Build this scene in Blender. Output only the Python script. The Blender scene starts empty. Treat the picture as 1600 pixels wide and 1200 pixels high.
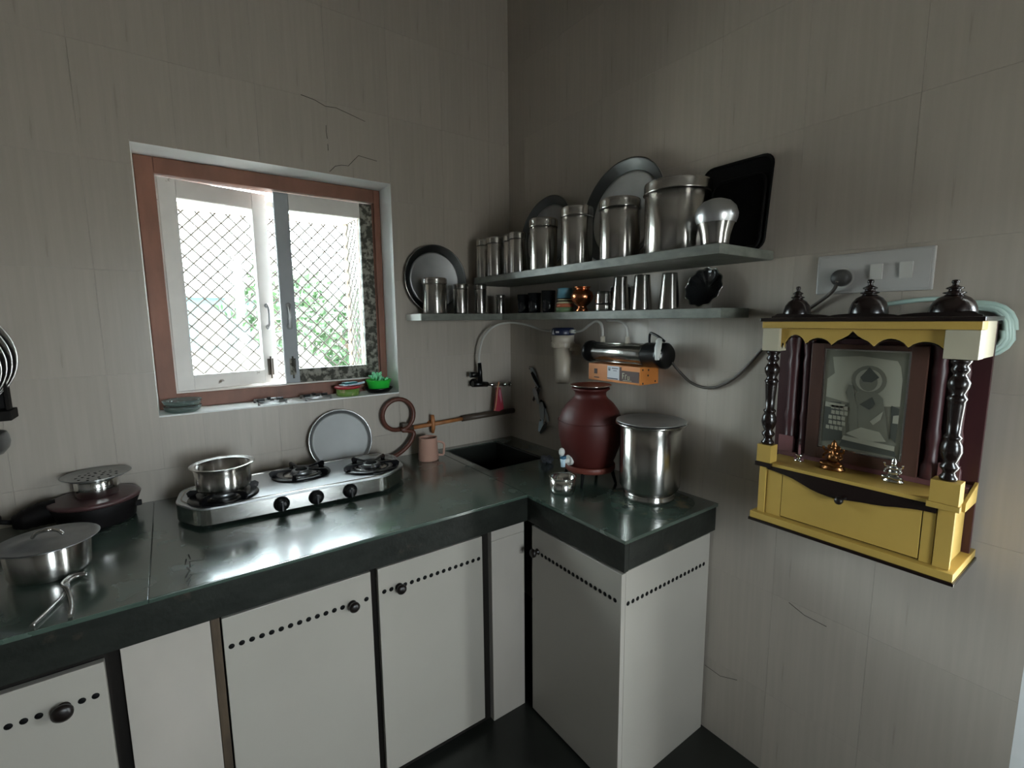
import bpy, bmesh, math, random
from mathutils import Vector, Matrix
random.seed(7)
S = bpy.context.scene
PI = math.pi
C = S.collection

# ------------------------------------------------------------------ camera, world, exposure
cam_data = bpy.data.cameras.new('camera')
cam = bpy.data.objects.new('camera', cam_data); C.objects.link(cam); S.camera = cam
rt = Vector((0.81136484, -0.58447263, -0.00887877))
up = Vector((0.08507398, 0.10304484, 0.99103188))
fw = Vector((0.5783161, 0.80484378, -0.13333038))
m = Matrix((rt, up, -fw)).transposed().to_4x4()
m.translation = Vector((-1.4789, -2.0686, 1.4866))
cam.matrix_world = m
cam_data.sensor_fit = 'HORIZONTAL'; cam_data.sensor_width = 36
cam_data.lens = 746.435 / 1600 * 36
cam_data.clip_start = 0.02

W = bpy.data.worlds.new('sky'); S.world = W; W.use_nodes = True
wn = W.node_tree.nodes; wl = W.node_tree.links
bg = wn['Background']
bg.inputs['Color'].default_value = (0.83, 0.94, 1.0, 1)
bg.inputs['Strength'].default_value = 46.0
sl = bpy.data.lights.new('sun', 'SUN'); sl.energy = 40; sl.angle = 0.02; sl.color = (1.0, .97, .93)
so = bpy.data.objects.new('sun', sl); C.objects.link(so); so.rotation_euler = Vector((-.28, -.30, .91)).to_track_quat('Z', 'Y').to_euler()
S.view_settings.view_transform = 'Standard'
S.view_settings.look = 'None'
S.view_settings.exposure = -0.55
S.view_settings.gamma = 1.0
S.view_settings.use_curve_mapping = False

def portal(name, loc, rot, sx, sy):
    L = bpy.data.lights.new(name, 'AREA'); L.shape = 'RECTANGLE'; L.size = sx; L.size_y = sy
    L.cycles.is_portal = True
    o = bpy.data.objects.new(name, L); C.objects.link(o); o.location = loc; o.rotation_euler = rot
# light portals: they mark the openings the sky light comes through
portal('window_portal', (-1.08, 0.24, 1.62), (-PI/2, 0, 0), 0.89, 0.92)
portal('rear_window_portal', (-.935, -3.63, 1.325), (PI/2, 0, 0), 0.63, 0.75)
portal('side_door_portal', (0.22, -2.13, 1.05), (0, PI/2, 0), 2.1, 0.32)

# ------------------------------------------------------------------ materials
def mat(name, col, rough=0.5, metal=0.0, noise=0.0, nscale=(8, 8, 8), bump=0.0, bscale=None, coat=0.0,
        rnd=0.0, dirt=None, trans=0.0, spec=None, sss=0.0, rvar=0.0, aniso=None):
    M = bpy.data.materials.new(name); M.use_nodes = True
    n = M.node_tree.nodes; l = M.node_tree.links; p = n['Principled BSDF']
    p.inputs['Base Color'].default_value = (*col, 1)
    p.inputs['Roughness'].default_value = rough; p.inputs['Metallic'].default_value = metal
    p.inputs['Coat Weight'].default_value = coat; p.inputs['Coat Roughness'].default_value = 0.15
    if spec is not None: p.inputs['Specular IOR Level'].default_value = spec
    if trans: p.inputs['Transmission Weight'].default_value = trans
    if aniso:
        p.inputs['Anisotropic'].default_value = 0.93; p.inputs['Anisotropic Rotation'].default_value = 0.25; tg = n.new('ShaderNodeTangent'); tg.direction_type = 'RADIAL'; tg.axis = aniso
        l.new(tg.outputs[0], p.inputs['Tangent'])
    tc = n.new('ShaderNodeTexCoord'); mp = n.new('ShaderNodeMapping')
    l.new(tc.outputs['Object'], mp.inputs['Vector']); mp.inputs['Scale'].default_value = nscale
    out = None
    if noise or rvar:
        t = n.new('ShaderNodeTexNoise'); t.inputs['Scale'].default_value = 1; t.inputs['Detail'].default_value = 5
        l.new(mp.outputs[0], t.inputs['Vector'])
    if noise:
        r = n.new('ShaderNodeMapRange'); r.inputs['From Min'].default_value = 0.3; r.inputs['From Max'].default_value = 0.7
        r.inputs['To Min'].default_value = 1 - noise; r.inputs['To Max'].default_value = 1 + noise
        l.new(t.outputs['Fac'], r.inputs['Value'])
        mx = n.new('ShaderNodeVectorMath'); mx.operation = 'SCALE'; mx.inputs[0].default_value = col
        l.new(r.outputs[0], mx.inputs['Scale']); out = mx.outputs[0]
    if rvar:
        r2 = n.new('ShaderNodeMapRange'); r2.inputs['From Min'].default_value = 0.3; r2.inputs['From Max'].default_value = 0.7
        r2.inputs['To Min'].default_value = max(.02, rough - rvar); r2.inputs['To Max'].default_value = rough + rvar
        l.new(t.outputs['Fac'], r2.inputs['Value']); l.new(r2.outputs[0], p.inputs['Roughness'])
    if rnd:
        oi = n.new('ShaderNodeObjectInfo'); r = n.new('ShaderNodeMapRange')
        r.inputs['To Min'].default_value = 1 - rnd; r.inputs['To Max'].default_value = 1 + rnd
        l.new(oi.outputs['Random'], r.inputs['Value'])
        mx = n.new('ShaderNodeVectorMath'); mx.operation = 'SCALE'
        if out: l.new(out, mx.inputs[0])
        else: mx.inputs[0].default_value = col
        l.new(r.outputs[0], mx.inputs['Scale']); out = mx.outputs[0]
    if dirt:   # dirt = (colour, scale, threshold, softness)
        dc, ds, th, sf = dirt
        t2 = n.new('ShaderNodeTexNoise'); t2.inputs['Scale'].default_value = ds; t2.inputs['Detail'].default_value = 8
        t2.inputs['Roughness'].default_value = 0.65
        l.new(tc.outputs['Object'], t2.inputs['Vector'])
        r = n.new('ShaderNodeMapRange'); r.inputs['From Min'].default_value = th; r.inputs['From Max'].default_value = th + sf
        l.new(t2.outputs['Fac'], r.inputs['Value'])
        mix = n.new('ShaderNodeMix'); mix.data_type = 'RGBA'; l.new(r.outputs[0], mix.inputs['Factor'])
        if out: l.new(out, mix.inputs['A'])
        else: mix.inputs['A'].default_value = (*col, 1)
        mix.inputs['B'].default_value = (*dc, 1); out = mix.outputs['Result']
    if out: l.new(out, p.inputs['Base Color'])
    if bump:
        t3 = n.new('ShaderNodeTexNoise'); mp3 = n.new('ShaderNodeMapping'); l.new(tc.outputs['Object'], mp3.inputs['Vector'])
        mp3.inputs['Scale'].default_value = bscale or nscale; l.new(mp3.outputs[0], t3.inputs['Vector']); t3.inputs['Scale'].default_value = 1
        t3.inputs['Detail'].default_value = 4
        b = n.new('ShaderNodeBump'); b.inputs['Strength'].default_value = bump; b.inputs['Distance'].default_value = 0.003
        l.new(t3.outputs['Fac'], b.inputs['Height']); l.new(b.outputs[0], p.inputs['Normal'])
    return M

M = {}
M['tile'] = mat('wall_tile', (0.42, 0.375, 0.318), 0.33, noise=0.045, nscale=(70, 70, 3), bump=0.08, bscale=(90, 90, 4), rnd=0.035, rvar=0.06)
M['grout'] = mat('grout', (0.33, 0.30, 0.26), 0.8)
M['plaster'] = mat('plaster_white', (0.84, 0.85, 0.83), 0.6, noise=0.05, nscale=(9, 9, 9), bump=0.2, bscale=(40, 40, 40))
M['paint_wall'] = mat('painted_wall', (0.36, 0.34, 0.31), 0.7, noise=0.04, nscale=(3, 3, 3))
M['paint_dark'] = mat('painted_wall_dark', (0.13, 0.12, 0.11), 0.7)
M['crack'] = mat('crack_dark', (0.05, 0.045, 0.04), 0.9)
M['floor'] = mat('green_black_slate', (0.013, 0.0145, 0.012), 0.32, noise=0.25, nscale=(5, 5, 5), bump=0.1, bscale=(12, 12, 12))
M['slate'] = mat('green_slate', (0.048, 0.074, 0.058), 0.24, coat=1.0, spec=.8, noise=0.16, nscale=(7, 7, 7), bump=0.06, bscale=(18, 18, 18),
                 rvar=0.07, dirt=((0.10, 0.085, 0.060), 3.1, 0.70, 0.25))
M['slate_edge'] = mat('slate_edge', (0.014, 0.0155, 0.0125), 0.42, spec=.25, noise=0.3, nscale=(14, 14, 30), bump=0.4, bscale=(50, 50, 50),
                      dirt=((0.05, 0.040, 0.027), 9, 0.64, 0.15))
M['shelf_stone'] = mat('shelf_stone', (0.155, 0.165, 0.140), 0.5, noise=0.25, nscale=(20, 20, 40), bump=0.3, bscale=(60, 60, 60))
M['cream_end'] = mat('cream_paint', (0.62, 0.62, 0.57), 0.6)
M['laminate'] = mat('white_laminate', (0.345, 0.320, 0.278), 0.38, noise=0.03, nscale=(3, 3, 3))
M['marble'] = mat('grey_stone_tile', (0.39, 0.355, 0.31), 0.4, noise=0.07, nscale=(6, 6, 2.5))
M['carcass'] = mat('dark_carcass', (0.009, 0.007, 0.0055), 0.7, spec=.2, noise=0.3, nscale=(20, 20, 4))
M['post_wood'] = mat('stained_wood_post', (0.050, 0.033, 0.018), 0.65, noise=0.5, nscale=(30, 30, 6), bump=0.5, bscale=(60, 60, 10))
M['black'] = mat('black_plastic', (0.004, 0.004, 0.004), 0.3, spec=.35)
M['black_matt'] = mat('black_matt', (0.003, 0.003, 0.003), 0.6, spec=.12)
M['iron'] = mat('black_enamel', (0.004, 0.004, 0.005), 0.25)
M['knob'] = mat('dark_knob', (0.008, 0.005, 0.004), 0.35)
M['steel'] = mat('steel', (0.58, 0.56, 0.53), 0.24, 1.0, rvar=0.03, nscale=(40, 40, 3), bump=0.015, bscale=(38, 38, .5), aniso='Z')
M['steel_shiny'] = mat('steel_polished', (0.66, 0.65, 0.62), 0.15, 1.0, bump=0.02, bscale=(30, 30, 1))
M['tray_dark'] = mat('tray_dark_steel', (0.10, 0.105, 0.105), 0.38, 1.0)
M['steel_tube'] = mat('steel_tube', (0.66, 0.65, 0.62), 0.24, 1.0, aniso='Y')
M['plate_matt'] = mat('plate_matt', (0.40, 0.41, 0.40), 0.62, 0.35, noise=0.06, nscale=(9, 9, 9))
M['steel_satin'] = mat('steel_satin', (0.60, 0.61, 0.62), 0.36, 1.0, rvar=0.05, nscale=(9, 9, 9))
M['steel_dull'] = mat('steel_dull', (0.42, 0.43, 0.43), 0.42, 1.0, noise=0.1, nscale=(12, 12, 12))
M['alu'] = mat('aluminium_dark', (0.30, 0.31, 0.32), 0.35, 1.0, noise=0.15, nscale=(16, 16, 16))
M['wood_brown'] = mat('window_wood', (0.20, 0.080, 0.048), 0.5, noise=0.22, nscale=(12, 12, 5), bump=0.2, bscale=(50, 50, 8))
M['sash'] = mat('sash_old_paint', (0.86, 0.82, 0.77), 0.55, noise=0.06, nscale=(10, 10, 10), dirt=((0.16, 0.11, 0.07), 11, 0.66, 0.05))
M['sash_worn'] = mat('sash_worn_paint', (0.30, 0.29, 0.24), 0.7, dirt=((0.045, 0.042, 0.030), 34, 0.44, 0.10), bump=0.4, bscale=(60, 60, 60))
M['sash_grey'] = mat('sash_grey_paint', (0.33, 0.35, 0.36), 0.5, noise=0.08, nscale=(8, 8, 8), dirt=((0.06, 0.05, 0.04), 9, 0.67, 0.04))
M['mesh_metal'] = mat('grille_metal', (0.07, 0.06, 0.05), 0.6, 0.3)
M['cage'] = mat('grille_frame_paint', (0.50, 0.42, 0.36), 0.6, noise=0.12, nscale=(12, 12, 12))
M['copper'] = mat('copper', (0.62, 0.22, 0.10), 0.22, 1.0, bump=0.1, bscale=(40, 40, 40))
M['pipe_orange'] = mat('orange_pipe_paint', (0.36, 0.14, 0.045), 0.45, noise=0.2, nscale=(30, 10, 10))
M['pipe_dark'] = mat('brown_and_shaded_pipe', (0.06, 0.042, 0.028), 0.5, noise=0.2, nscale=(10, 10, 10))  # own brown of valve and bolt; on the pipe it is painted shade
M['hose'] = mat('brown_rubber_hose', (0.105, 0.032, 0.018), 0.42)
M['mug'] = mat('salmon_plastic', (0.50, 0.29, 0.22), 0.4, sss=0.1)
M['matka'] = mat('red_clay_paint', (0.066, 0.010, 0.0075), 0.52, spec=.35, noise=0.12, nscale=(9, 9, 9), bump=0.15, bscale=(30, 30, 60))
M['matka_dark'] = mat('dark_red_stand', (0.14, 0.030, 0.018), 0.5)
M['white_plastic'] = mat('white_plastic', (0.66, 0.66, 0.62), 0.4)
M['cream_plastic'] = mat('cream_plastic', (0.47, 0.42, 0.34), 0.4, noise=0.05, nscale=(5, 5, 20))
M['blue_plastic'] = mat('navy_plastic', (0.012, 0.018, 0.055), 0.35)
M['tap_blue'] = mat('blue_tap', (0.03, 0.11, 0.20), 0.35)
M['tube'] = mat('milky_tube', (0.50, 0.49, 0.45), 0.35)
M['tube_green'] = mat('pale_green_tube', (0.50, 0.66, 0.60), 0.3)
M['orange'] = mat('orange_case', (0.60, 0.21, 0.045), 0.45, noise=0.06, nscale=(14, 14, 14))
M['brown_print'] = mat('brown_print', (0.055, 0.020, 0.012), 0.5)
M['paper'] = mat('label_paper', (0.62, 0.62, 0.64), 0.6)
M['ink'] = mat('ink', (0.06, 0.06, 0.07), 0.6)
M['switch'] = mat('switch_plate', (0.44, 0.43, 0.41), 0.35)
M['switch_key'] = mat('switch_key', (0.52, 0.51, 0.47), 0.3)
M['plug'] = mat('plug_grey_black', (0.045, 0.042, 0.038), 0.5)
M['cable'] = mat('cable', (0.06, 0.05, 0.042), 0.5)
M['yellow'] = mat('yellow_laminate', (0.45, 0.295, 0.068), 0.42, noise=0.07, nscale=(6, 6, 6))
M['cream_block'] = mat('cream_laminate', (0.45, 0.41, 0.30), 0.45)
M['dark_wood'] = mat('dark_turned_wood', (0.010, 0.005, 0.004), 0.25, coat=0.2)
M['maroon'] = mat('maroon_wood', (0.050, 0.013, 0.015), 0.42, noise=0.2, nscale=(20, 20, 4))
M['maroon_lite'] = mat('maroon_block', (0.15, 0.060, 0.062), 0.5, noise=0.2, nscale=(15, 15, 15))
M['frame_wood'] = mat('picture_frame_wood', (0.070, 0.032, 0.022), 0.4, noise=0.2, nscale=(20, 20, 4))
M['silver'] = mat('silver', (0.65, 0.64, 0.60), 0.2, 1.0)
M['print_bg'] = mat('print_light', (0.35, 0.345, 0.27), 0.5, 0.2)
M['print_mid'] = mat('print_mid', (0.17, 0.17, 0.13), 0.5, 0.2)
M['print_dk'] = mat('print_dark', (0.07, 0.075, 0.062), 0.5, 0.2)
M['brass'] = mat('brass', (0.28, 0.13, 0.05), 0.3, 1.0)
M['green_plastic'] = mat('green_plastic', (0.03, 0.62, 0.06), 0.35)
M['mint'] = mat('mint_net', (0.25, 0.75, 0.42), 0.5)
M['red_plastic'] = mat('red_plastic', (0.42, 0.03, 0.04), 0.35)
M['green_label'] = mat('green_label', (0.17, 0.30, 0.06), 0.5, dirt=((0.45, 0.42, 0.22), 40, 0.55, 0.1))
M['teal'] = mat('teal_soap', (0.02, 0.16, 0.18), 0.4)
M['pale_blue'] = mat('pale_blue_plastic', (0.55, 0.72, 0.82), 0.4)
M['pink'] = mat('pink_plastic', (0.50, 0.055, 0.085), 0.4)
M['pink_lite'] = mat('pink_light', (0.70, 0.25, 0.33), 0.4)
M['peach'] = mat('peach_string', (0.70, 0.36, 0.20), 0.5)
M['drum'] = mat('maroon_enamel', (0.075, 0.035, 0.035), 0.35, noise=0.15, nscale=(9, 9, 9))
M['soot'] = mat('sooty_iron', (0.006, 0.005, 0.005), 0.6, spec=.2, noise=0.4, nscale=(16, 16, 16), bump=0.4, bscale=(50, 50, 50))
M['scourer'] = mat('grey_scourer', (0.16, 0.17, 0.20), 0.5, 0.4, bump=1.0, bscale=(120, 120, 120))
M['glass_like'] = mat('pale_glass', (0.55, 0.66, 0.62), 0.08, trans=0.85)
M['cup_blue'] = mat('cup_blue', (0.10, 0.26, 0.34), 0.35)
M['cup_cream'] = mat('cup_cream', (0.50, 0.46, 0.30), 0.4)
M['cup_red'] = mat('cup_terracotta', (0.40, 0.11, 0.05), 0.4)
M['cup_green'] = mat('cup_green', (0.16, 0.26, 0.13), 0.4)
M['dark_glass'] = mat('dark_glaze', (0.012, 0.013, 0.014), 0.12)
M['clip_grey'] = mat('clip_grey', (0.30, 0.34, 0.35), 0.35, 0.4)
M['ground'] = mat('dry_ground', (0.36, 0.34, 0.31), 0.9, noise=0.2, nscale=(1, 1, 1))
M['leaf'] = mat('leaf', (0.040, 0.085, 0.030), 0.6, rnd=0.2, noise=0.3, nscale=(3, 3, 3))
M['bark'] = mat('bark', (0.13, 0.09, 0.06), 0.8, noise=0.3, nscale=(9, 9, 3))
M['far_white'] = mat('far_wall_paint', (0.60, 0.60, 0.58), 0.8)
M['far_blue'] = mat('far_blue_paint', (0.06, 0.12, 0.15), 0.8)

g = bpy.data.materials.new('window_glass'); g.use_nodes = True
gn, gl = g.node_tree.nodes, g.node_tree.links
gn.remove(gn['Principled BSDF'])
tr = gn.new('ShaderNodeBsdfTransparent'); tr.inputs[0].default_value = (.93, .96, .95, 1)
gs = gn.new('ShaderNodeBsdfGlossy'); gs.inputs['Roughness'].default_value = 0.04
fr = gn.new('ShaderNodeFresnel'); fr.inputs[0].default_value = 1.45
mxs = gn.new('ShaderNodeMixShader'); gl.new(fr.outputs[0], mxs.inputs[0]); gl.new(tr.outputs[0], mxs.inputs[1]); gl.new(gs.outputs[0], mxs.inputs[2])
gl.new(mxs.outputs[0], gn['Material Output'].inputs[0])
M['glass'] = g

# ------------------------------------------------------------------ geometry helpers
class G:
    """collects simple shapes in one bmesh"""
    def __init__(s): s.bm = bmesh.new()
    def _new(s, fn):
        n0 = len(s.bm.verts); fn(); s.bm.verts.ensure_lookup_table(); return s.bm.verts[n0:]
    def box(s, a, b, bev=0.0, T=None):
        x0, y0, z0 = [min(p, q) for p, q in zip(a, b)]; x1, y1, z1 = [max(p, q) for p, q in zip(a, b)]
        t = bmesh.new()
        v = [t.verts.new(p) for p in ((x0,y0,z0),(x1,y0,z0),(x1,y1,z0),(x0,y1,z0),(x0,y0,z1),(x1,y0,z1),(x1,y1,z1),(x0,y1,z1))]
        for f in ((3,2,1,0),(4,5,6,7),(0,1,5,4),(1,2,6,5),(2,3,7,6),(3,0,4,7)): t.faces.new([v[i] for i in f])
        if bev: bmesh.ops.bevel(t, geom=t.edges[:], offset=bev, segments=2, affect='EDGES', profile=0.6)
        s._merge(t, T); return s
    def _merge(s, t, T=None):
        if T is not None: bmesh.ops.transform(t, matrix=T, verts=t.verts[:])
        mp = {}
        for v in t.verts: mp[v] = s.bm.verts.new(v.co)
        for f in t.faces:
            try:
                nf = s.bm.faces.new([mp[v] for v in f.verts]); nf.smooth = f.smooth
            except ValueError: pass
        t.free()
    def lathe(s, prof, n=32, T=None, smooth=True, sx=1.0, wav=None):
        t = bmesh.new(); rings = []
        for (r, z) in prof:
            if r < 1e-6: rings.append([t.verts.new((0, 0, z))])
            else:
                R = []
                for k in range(n):
                    a = 2*PI*k/n; rr = r*(1 + (wav[0]*math.cos(wav[1]*a) if wav else 0))
                    R.append(t.verts.new((rr*math.cos(a)*sx, rr*math.sin(a), z)))
                rings.append(R)
        for A, B in zip(rings, rings[1:]):
            for k in range(n):
                k2 = (k+1) % n
                if len(A) == 1 and len(B) == 1: continue
                if len(A) == 1: f = t.faces.new((A[0], B[k], B[k2]))
                elif len(B) == 1: f = t.faces.new((A[k], A[k2], B[0]))
                else: f = t.faces.new((A[k], A[k2], B[k2], B[k]))
                f.smooth = smooth
        bmesh.ops.recalc_face_normals(t, faces=t.faces[:])
        s._merge(t, T); return s
    def tube(s, pts, r, n=10, closed=False, caps=True):
        P = [Vector(p) for p in pts]; N = len(P); t = bmesh.new(); rings = []
        rr = r if isinstance(r, (list, tuple)) else [r]*N
        prev = None
        for i, p in enumerate(P):
            if closed: d = (P[(i+1) % N]-P[i-1])
            else: d = (P[min(i+1, N-1)]-P[max(i-1, 0)])
            d.normalize()
            if prev is None:
                a = Vector((0, 0, 1)) if abs(d.z) < 0.9 else Vector((1, 0, 0)); u = d.cross(a).normalized()
            else:
                u = (prev - d*prev.dot(d)).normalized()
            prev = u; w = d.cross(u)
            rings.append([t.verts.new(p + rr[i]*(math.cos(2*PI*k/n)*u + math.sin(2*PI*k/n)*w)) for k in range(n)])
        pr = list(zip(rings, rings[1:])) + ([(rings[-1], rings[0])] if closed else [])
        for A, B in pr:
            for k in range(n):
                f = t.faces.new((A[k], A[(k+1) % n], B[(k+1) % n], B[k])); f.smooth = True
        if caps and not closed:
            t.faces.new(rings[0][::-1]); t.faces.new(rings[-1])
        bmesh.ops.recalc_face_normals(t, faces=t.faces[:])
        s._merge(t); return s
    def ell(s, c, r, n=14, T=None):
        t = bmesh.new(); bmesh.ops.create_uvsphere(t, u_segments=n, v_segments=max(6, n*2//3), radius=1)
        for f in t.faces: f.smooth = True
        M_ = Matrix.Translation(c) @ Matrix.Diagonal((*((r,)*3 if not isinstance(r, tuple) else r), 1))
        s._merge(t, (T @ M_) if T is not None else M_); return s
    def prism(s, poly, h0, h1, T=None, bev=0.0):
        """polygon in local xy extruded h0..h1 along z"""
        t = bmesh.new()
        a = [t.verts.new((x, y, h0)) for x, y in poly]; b = [t.verts.new((x, y, h1)) for x, y in poly]
        t.faces.new(a[::-1]); t.faces.new(b); n = len(poly)
        for i in range(n): t.faces.new((a[i], a[(i+1) % n], b[(i+1) % n], b[i]))
        bmesh.ops.recalc_face_normals(t, faces=t.faces[:])
        if bev: bmesh.ops.bevel(t, geom=[e for e in t.edges if abs(e.verts[0].co.z-e.verts[1].co.z) < 1e-6], offset=bev, segments=2, affect='EDGES')
        s._merge(t, T); return s
    def mesh(s, name, mt):
        me = bpy.data.meshes.new(name); s.bm.to_mesh(me); s.bm.free(); me.materials.append(M[mt]); return me
    def part(s, name, mt, parent=None, label=None, loc=None, kind=None):
        o = bpy.data.objects.new(name, s.mesh(name, mt)); C.objects.link(o)
        if parent is not None: o.parent = parent
        if loc is not None: o.location = loc
        if label: o['label'] = label
        if kind: o['kind'] = kind
        return o
    def one(s, name, mt, label, cat, group=None, loc=None):
        o = s.part(name, mt, None, label, loc); o['category'] = cat
        if group: o['group'] = group
        return o

def thing(name, label, cat, loc=(0, 0, 0), rz=0, group=None, rot=None):
    o = bpy.data.objects.new(name, None); C.objects.link(o); o.location = loc
    o.empty_display_size = 0.05
    o.rotation_euler = rot if rot else (0, 0, rz)
    o['label'] = label; o['category'] = cat
    if group: o['group'] = group
    return o
def struct(gm, name, mt, parent=None):
    o = gm.part(name, mt, parent)
    if parent is None: o['kind'] = 'structure'
    return o
def TR(loc=(0, 0, 0), rx=0, ry=0, rz=0, sc=1):
    return Matrix.Translation(loc) @ Matrix.Rotation(rz, 4, 'Z') @ Matrix.Rotation(ry, 4, 'Y') @ Matrix.Rotation(rx, 4, 'X') @ Matrix.Scale(sc, 4)
def smoothpath(pts, k=6):
    P = [Vector(p) for p in pts]; out = []
    for i in range(len(P)-1):
        p0, p1, p2, p3 = P[max(i-1, 0)], P[i], P[i+1], P[min(i+2, len(P)-1)]
        for j in range(k):
            t = j/k
            out.append(0.5*((2*p1) + (-p0+p2)*t + (2*p0-5*p1+4*p2-p3)*t*t + (-p0+3*p1-3*p2+p3)*t**3))
    out.append(P[-1]); return out
# matrices that put a prism drawn in (horizontal, vertical) onto a wall
def on_back(y, depth_sign=-1):      # local x->world x, local y->world z, local z->-y (towards the room)
    return Matrix(((1, 0, 0, 0), (0, 0, -1, y), (0, 1, 0, 0), (0, 0, 0, 1)))
def on_right(x):                    # local x->world y, local y->world z, local z->-x (towards the room)
    return Matrix(((0, 0, -1, x), (1, 0, 0, 0), (0, 1, 0, 0), (0, 0, 0, 1)))

# ------------------------------------------------------------------ room shell
WX0, WX1, WZ0, WZ1 = -1.5238, -0.6334, 1.1617, 2.0762      # window opening
TT = 0.004                                                  # tile thickness
HC = 3.15
e = 0.006
gm = G()
for a, b in (((-3.2, TT, 0), (WX0-e, .23, HC)), ((WX1+e, TT, 0), (0.2, .23, HC)), ((WX0-e, TT, 0), (WX1+e, .23, WZ0-e)), ((WX0-e, TT, WZ1+e), (WX1+e, .23, HC))):
    gm.box(a, b)
wall_back = struct(gm, 'wall_back', 'grout')
WE = -1.947
gm = G(); gm.box((TT, WE+.004, 0), (.2, TT, HC)); gm.box((TT, -2.80, 2.12), (.2, WE+.004, HC)); gm.box((TT, -3.62, 0), (.2, -2.80, HC))
wall_right = struct(gm, 'wall_right', 'grout')
gm = G(); gm.box((-3.3, -3.62, 0), (-3.2, .23, HC)); struct(gm, 'wall_left', 'paint_dark')
gm = G(); gm.box((-3.2, -3.62, 0), (-1.25, -3.5, HC)); gm.box((-.62, -3.62, 0), (.0, -3.5, HC)); gm.box((-1.25, -3.62, 1.7), (-.62, -3.5, HC)); gm.box((-1.25, -3.62, 0), (-.62, -3.5, .95)); gm.box((-1.8, -4.6, 2.15), (-.2, -3.62, 2.25))  # last box: unseen awning slab, added to keep sun out of the opening
struct(gm, 'wall_rear', 'paint_wall')
gm = G(); gm.box((-3.3, -3.7, -.1), (.25, .25, 0)); struct(gm, 'floor', 'floor')
gm = G(); gm.box((-3.3, -3.7, HC), (.25, .25, HC+.1)); gm.box((.25, -3.7, 2.3), (1.6, -1.2, 2.4)); struct(gm, 'ceiling', 'paint_wall')
gm = G(); gm.box((0.0, WE-.022, 0), (.2, WE+.003, 2.12)); gm.box((0, -2.80, 2.10), (.2, WE-.022, 2.119)); struct(gm, 'trim_1', 'plaster')   # white doorway edge
gm = G(); gm.box((.06, -2.80, 0.005), (.10, -2.30, 2.098), .002); struct(gm, 'added_door_1', 'laminate')  # unseen door leaf, added to narrow the doorway and cut fill light
# plaster lining of the window recess
gm = G()
gm.box((WX0-e+.0005, 0.001, WZ0-e+.0005), (WX0, .228, WZ1+e-.0005)); gm.box((WX1, 0.001, WZ0-e+.0005), (WX1+e-.0005, .228, WZ1+e-.0005))
gm.box((WX0, 0.001, WZ1), (WX1, .228, WZ1+e-.0005))
struct(gm, 'trim_2', 'plaster')
gm = G(); gm.box((WX0, -.002, WZ0-e+.0005), (WX1, .228, WZ0), .0008); struct(gm, 'trim_3', 'plaster')   # window sill

def cut(rect, hole):
    (a0, b0, a1, b1), (h0, k0, h1, k1) = rect, hole
    if a1 <= h0 or a0 >= h1 or b1 <= k0 or b0 >= k1: return [rect]
    out = []
    if a0 < h0: out.append((a0, b0, h0, b1))
    if a1 > h1: out.append((h1, b0, a1, b1))
    m0, m1 = max(a0, h0), min(a1, h1)
    if b0 < k0: out.append((m0, b0, m1, k0))
    if b1 > k1: out.append((m0, k1, m1, b1))
    return out
GAP = 0.00025
cache = {}
def tile(parent, kind, rects):
    key = None
    if len(rects) == 1:
        a0, b0, a1, b1 = rects[0]; key = (kind, round(a1-a0, 4), round(b1-b0, 4)); o0 = (a0, b0)
    else: o0 = (0, 0)
    if key in cache: me = cache[key]
    else:
        gm = G()
        for a0, b0, a1, b1 in rects:
            g0 = GAP if len(rects) == 1 else GAP
            A0, B0, A1, B1 = a0-o0[0]+g0, b0-o0[1]+g0, a1-o0[0]-g0, b1-o0[1]-g0
            if kind == 'b': gm.box((A0, 0, B0), (A1, TT, B1))
            else: gm.box((0, A0, B0), (TT, A1, B1))
        me = gm.mesh('tile', 'tile')
        if key: cache[key] = me
    o = bpy.data.objects.new('tile', me); C.objects.link(o); o.parent = parent
    o.location = (o0[0], 0, o0[1]) if kind == 'b' else (0, o0[0], o0[1])
zj = [0.28+.345*k for k in range(9)] + [HC]
zj = [0.0] + [z for z in zj if z < HC] + [HC]
xj = [-3.2] + [-0.631-.255*k for k in range(10, -1, -1)] + [-.376, -.121, 0]
for i in range(len(xj)-1):
    for j in range(len(zj)-1):
        if zj[j+1] < 0.7: continue
        rs = cut((xj[i], zj[j], xj[i+1], zj[j+1]), (WX0, WZ0, WX1, WZ1))
        if rs: tile(wall_back, 'b', rs)
yj = [WE+.003] + [-0.13-.255*k for k in range(7, -1, -1)][0:] + [0]
yj = sorted(set(round(y, 4) for y in yj if y >= WE+.003))
if yj[1]-yj[0] < .03: yj.pop(1)
for i in range(len(yj)-1):
    for j in range(len(zj)-1):
        tile(wall_right, 'r', [(yj[i], zj[j], yj[i+1], zj[j+1])])
# fine cracks in the wall tiles
for pts in ([(-.981, 2.352), (-.93, 2.345), (-.89, 2.331), (-.85, 2.335), (-.79, 2.322), (-.733, 2.309)],
            [(-.892, 2.26), (-.893, 2.235), (-.8905, 2.21)], [(-.89, 2.19), (-.8895, 2.165)],
            [(-.889, 2.085), (-.865, 2.11), (-.84, 2.118), (-.812, 2.12), (-.785, 2.15), (-.768, 2.168), (-.72, 2.163), (-.69, 2.160)]):
    gm = G(); gm.tube([(x, -.0002, z) for x, z in pts], .0011, 5); gm.part('crack', 'crack', wall_back)
for pts in ([(-1.455, .62), (-1.50, .602), (-1.56, .598)], [(-1.19, .243), (-1.25, .238), (-1.31, .262)]):
    gm = G(); gm.tube([(-.0002, y, z) for y, z in pts], .0009, 5); gm.part('crack', 'crack', wall_right)

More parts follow.
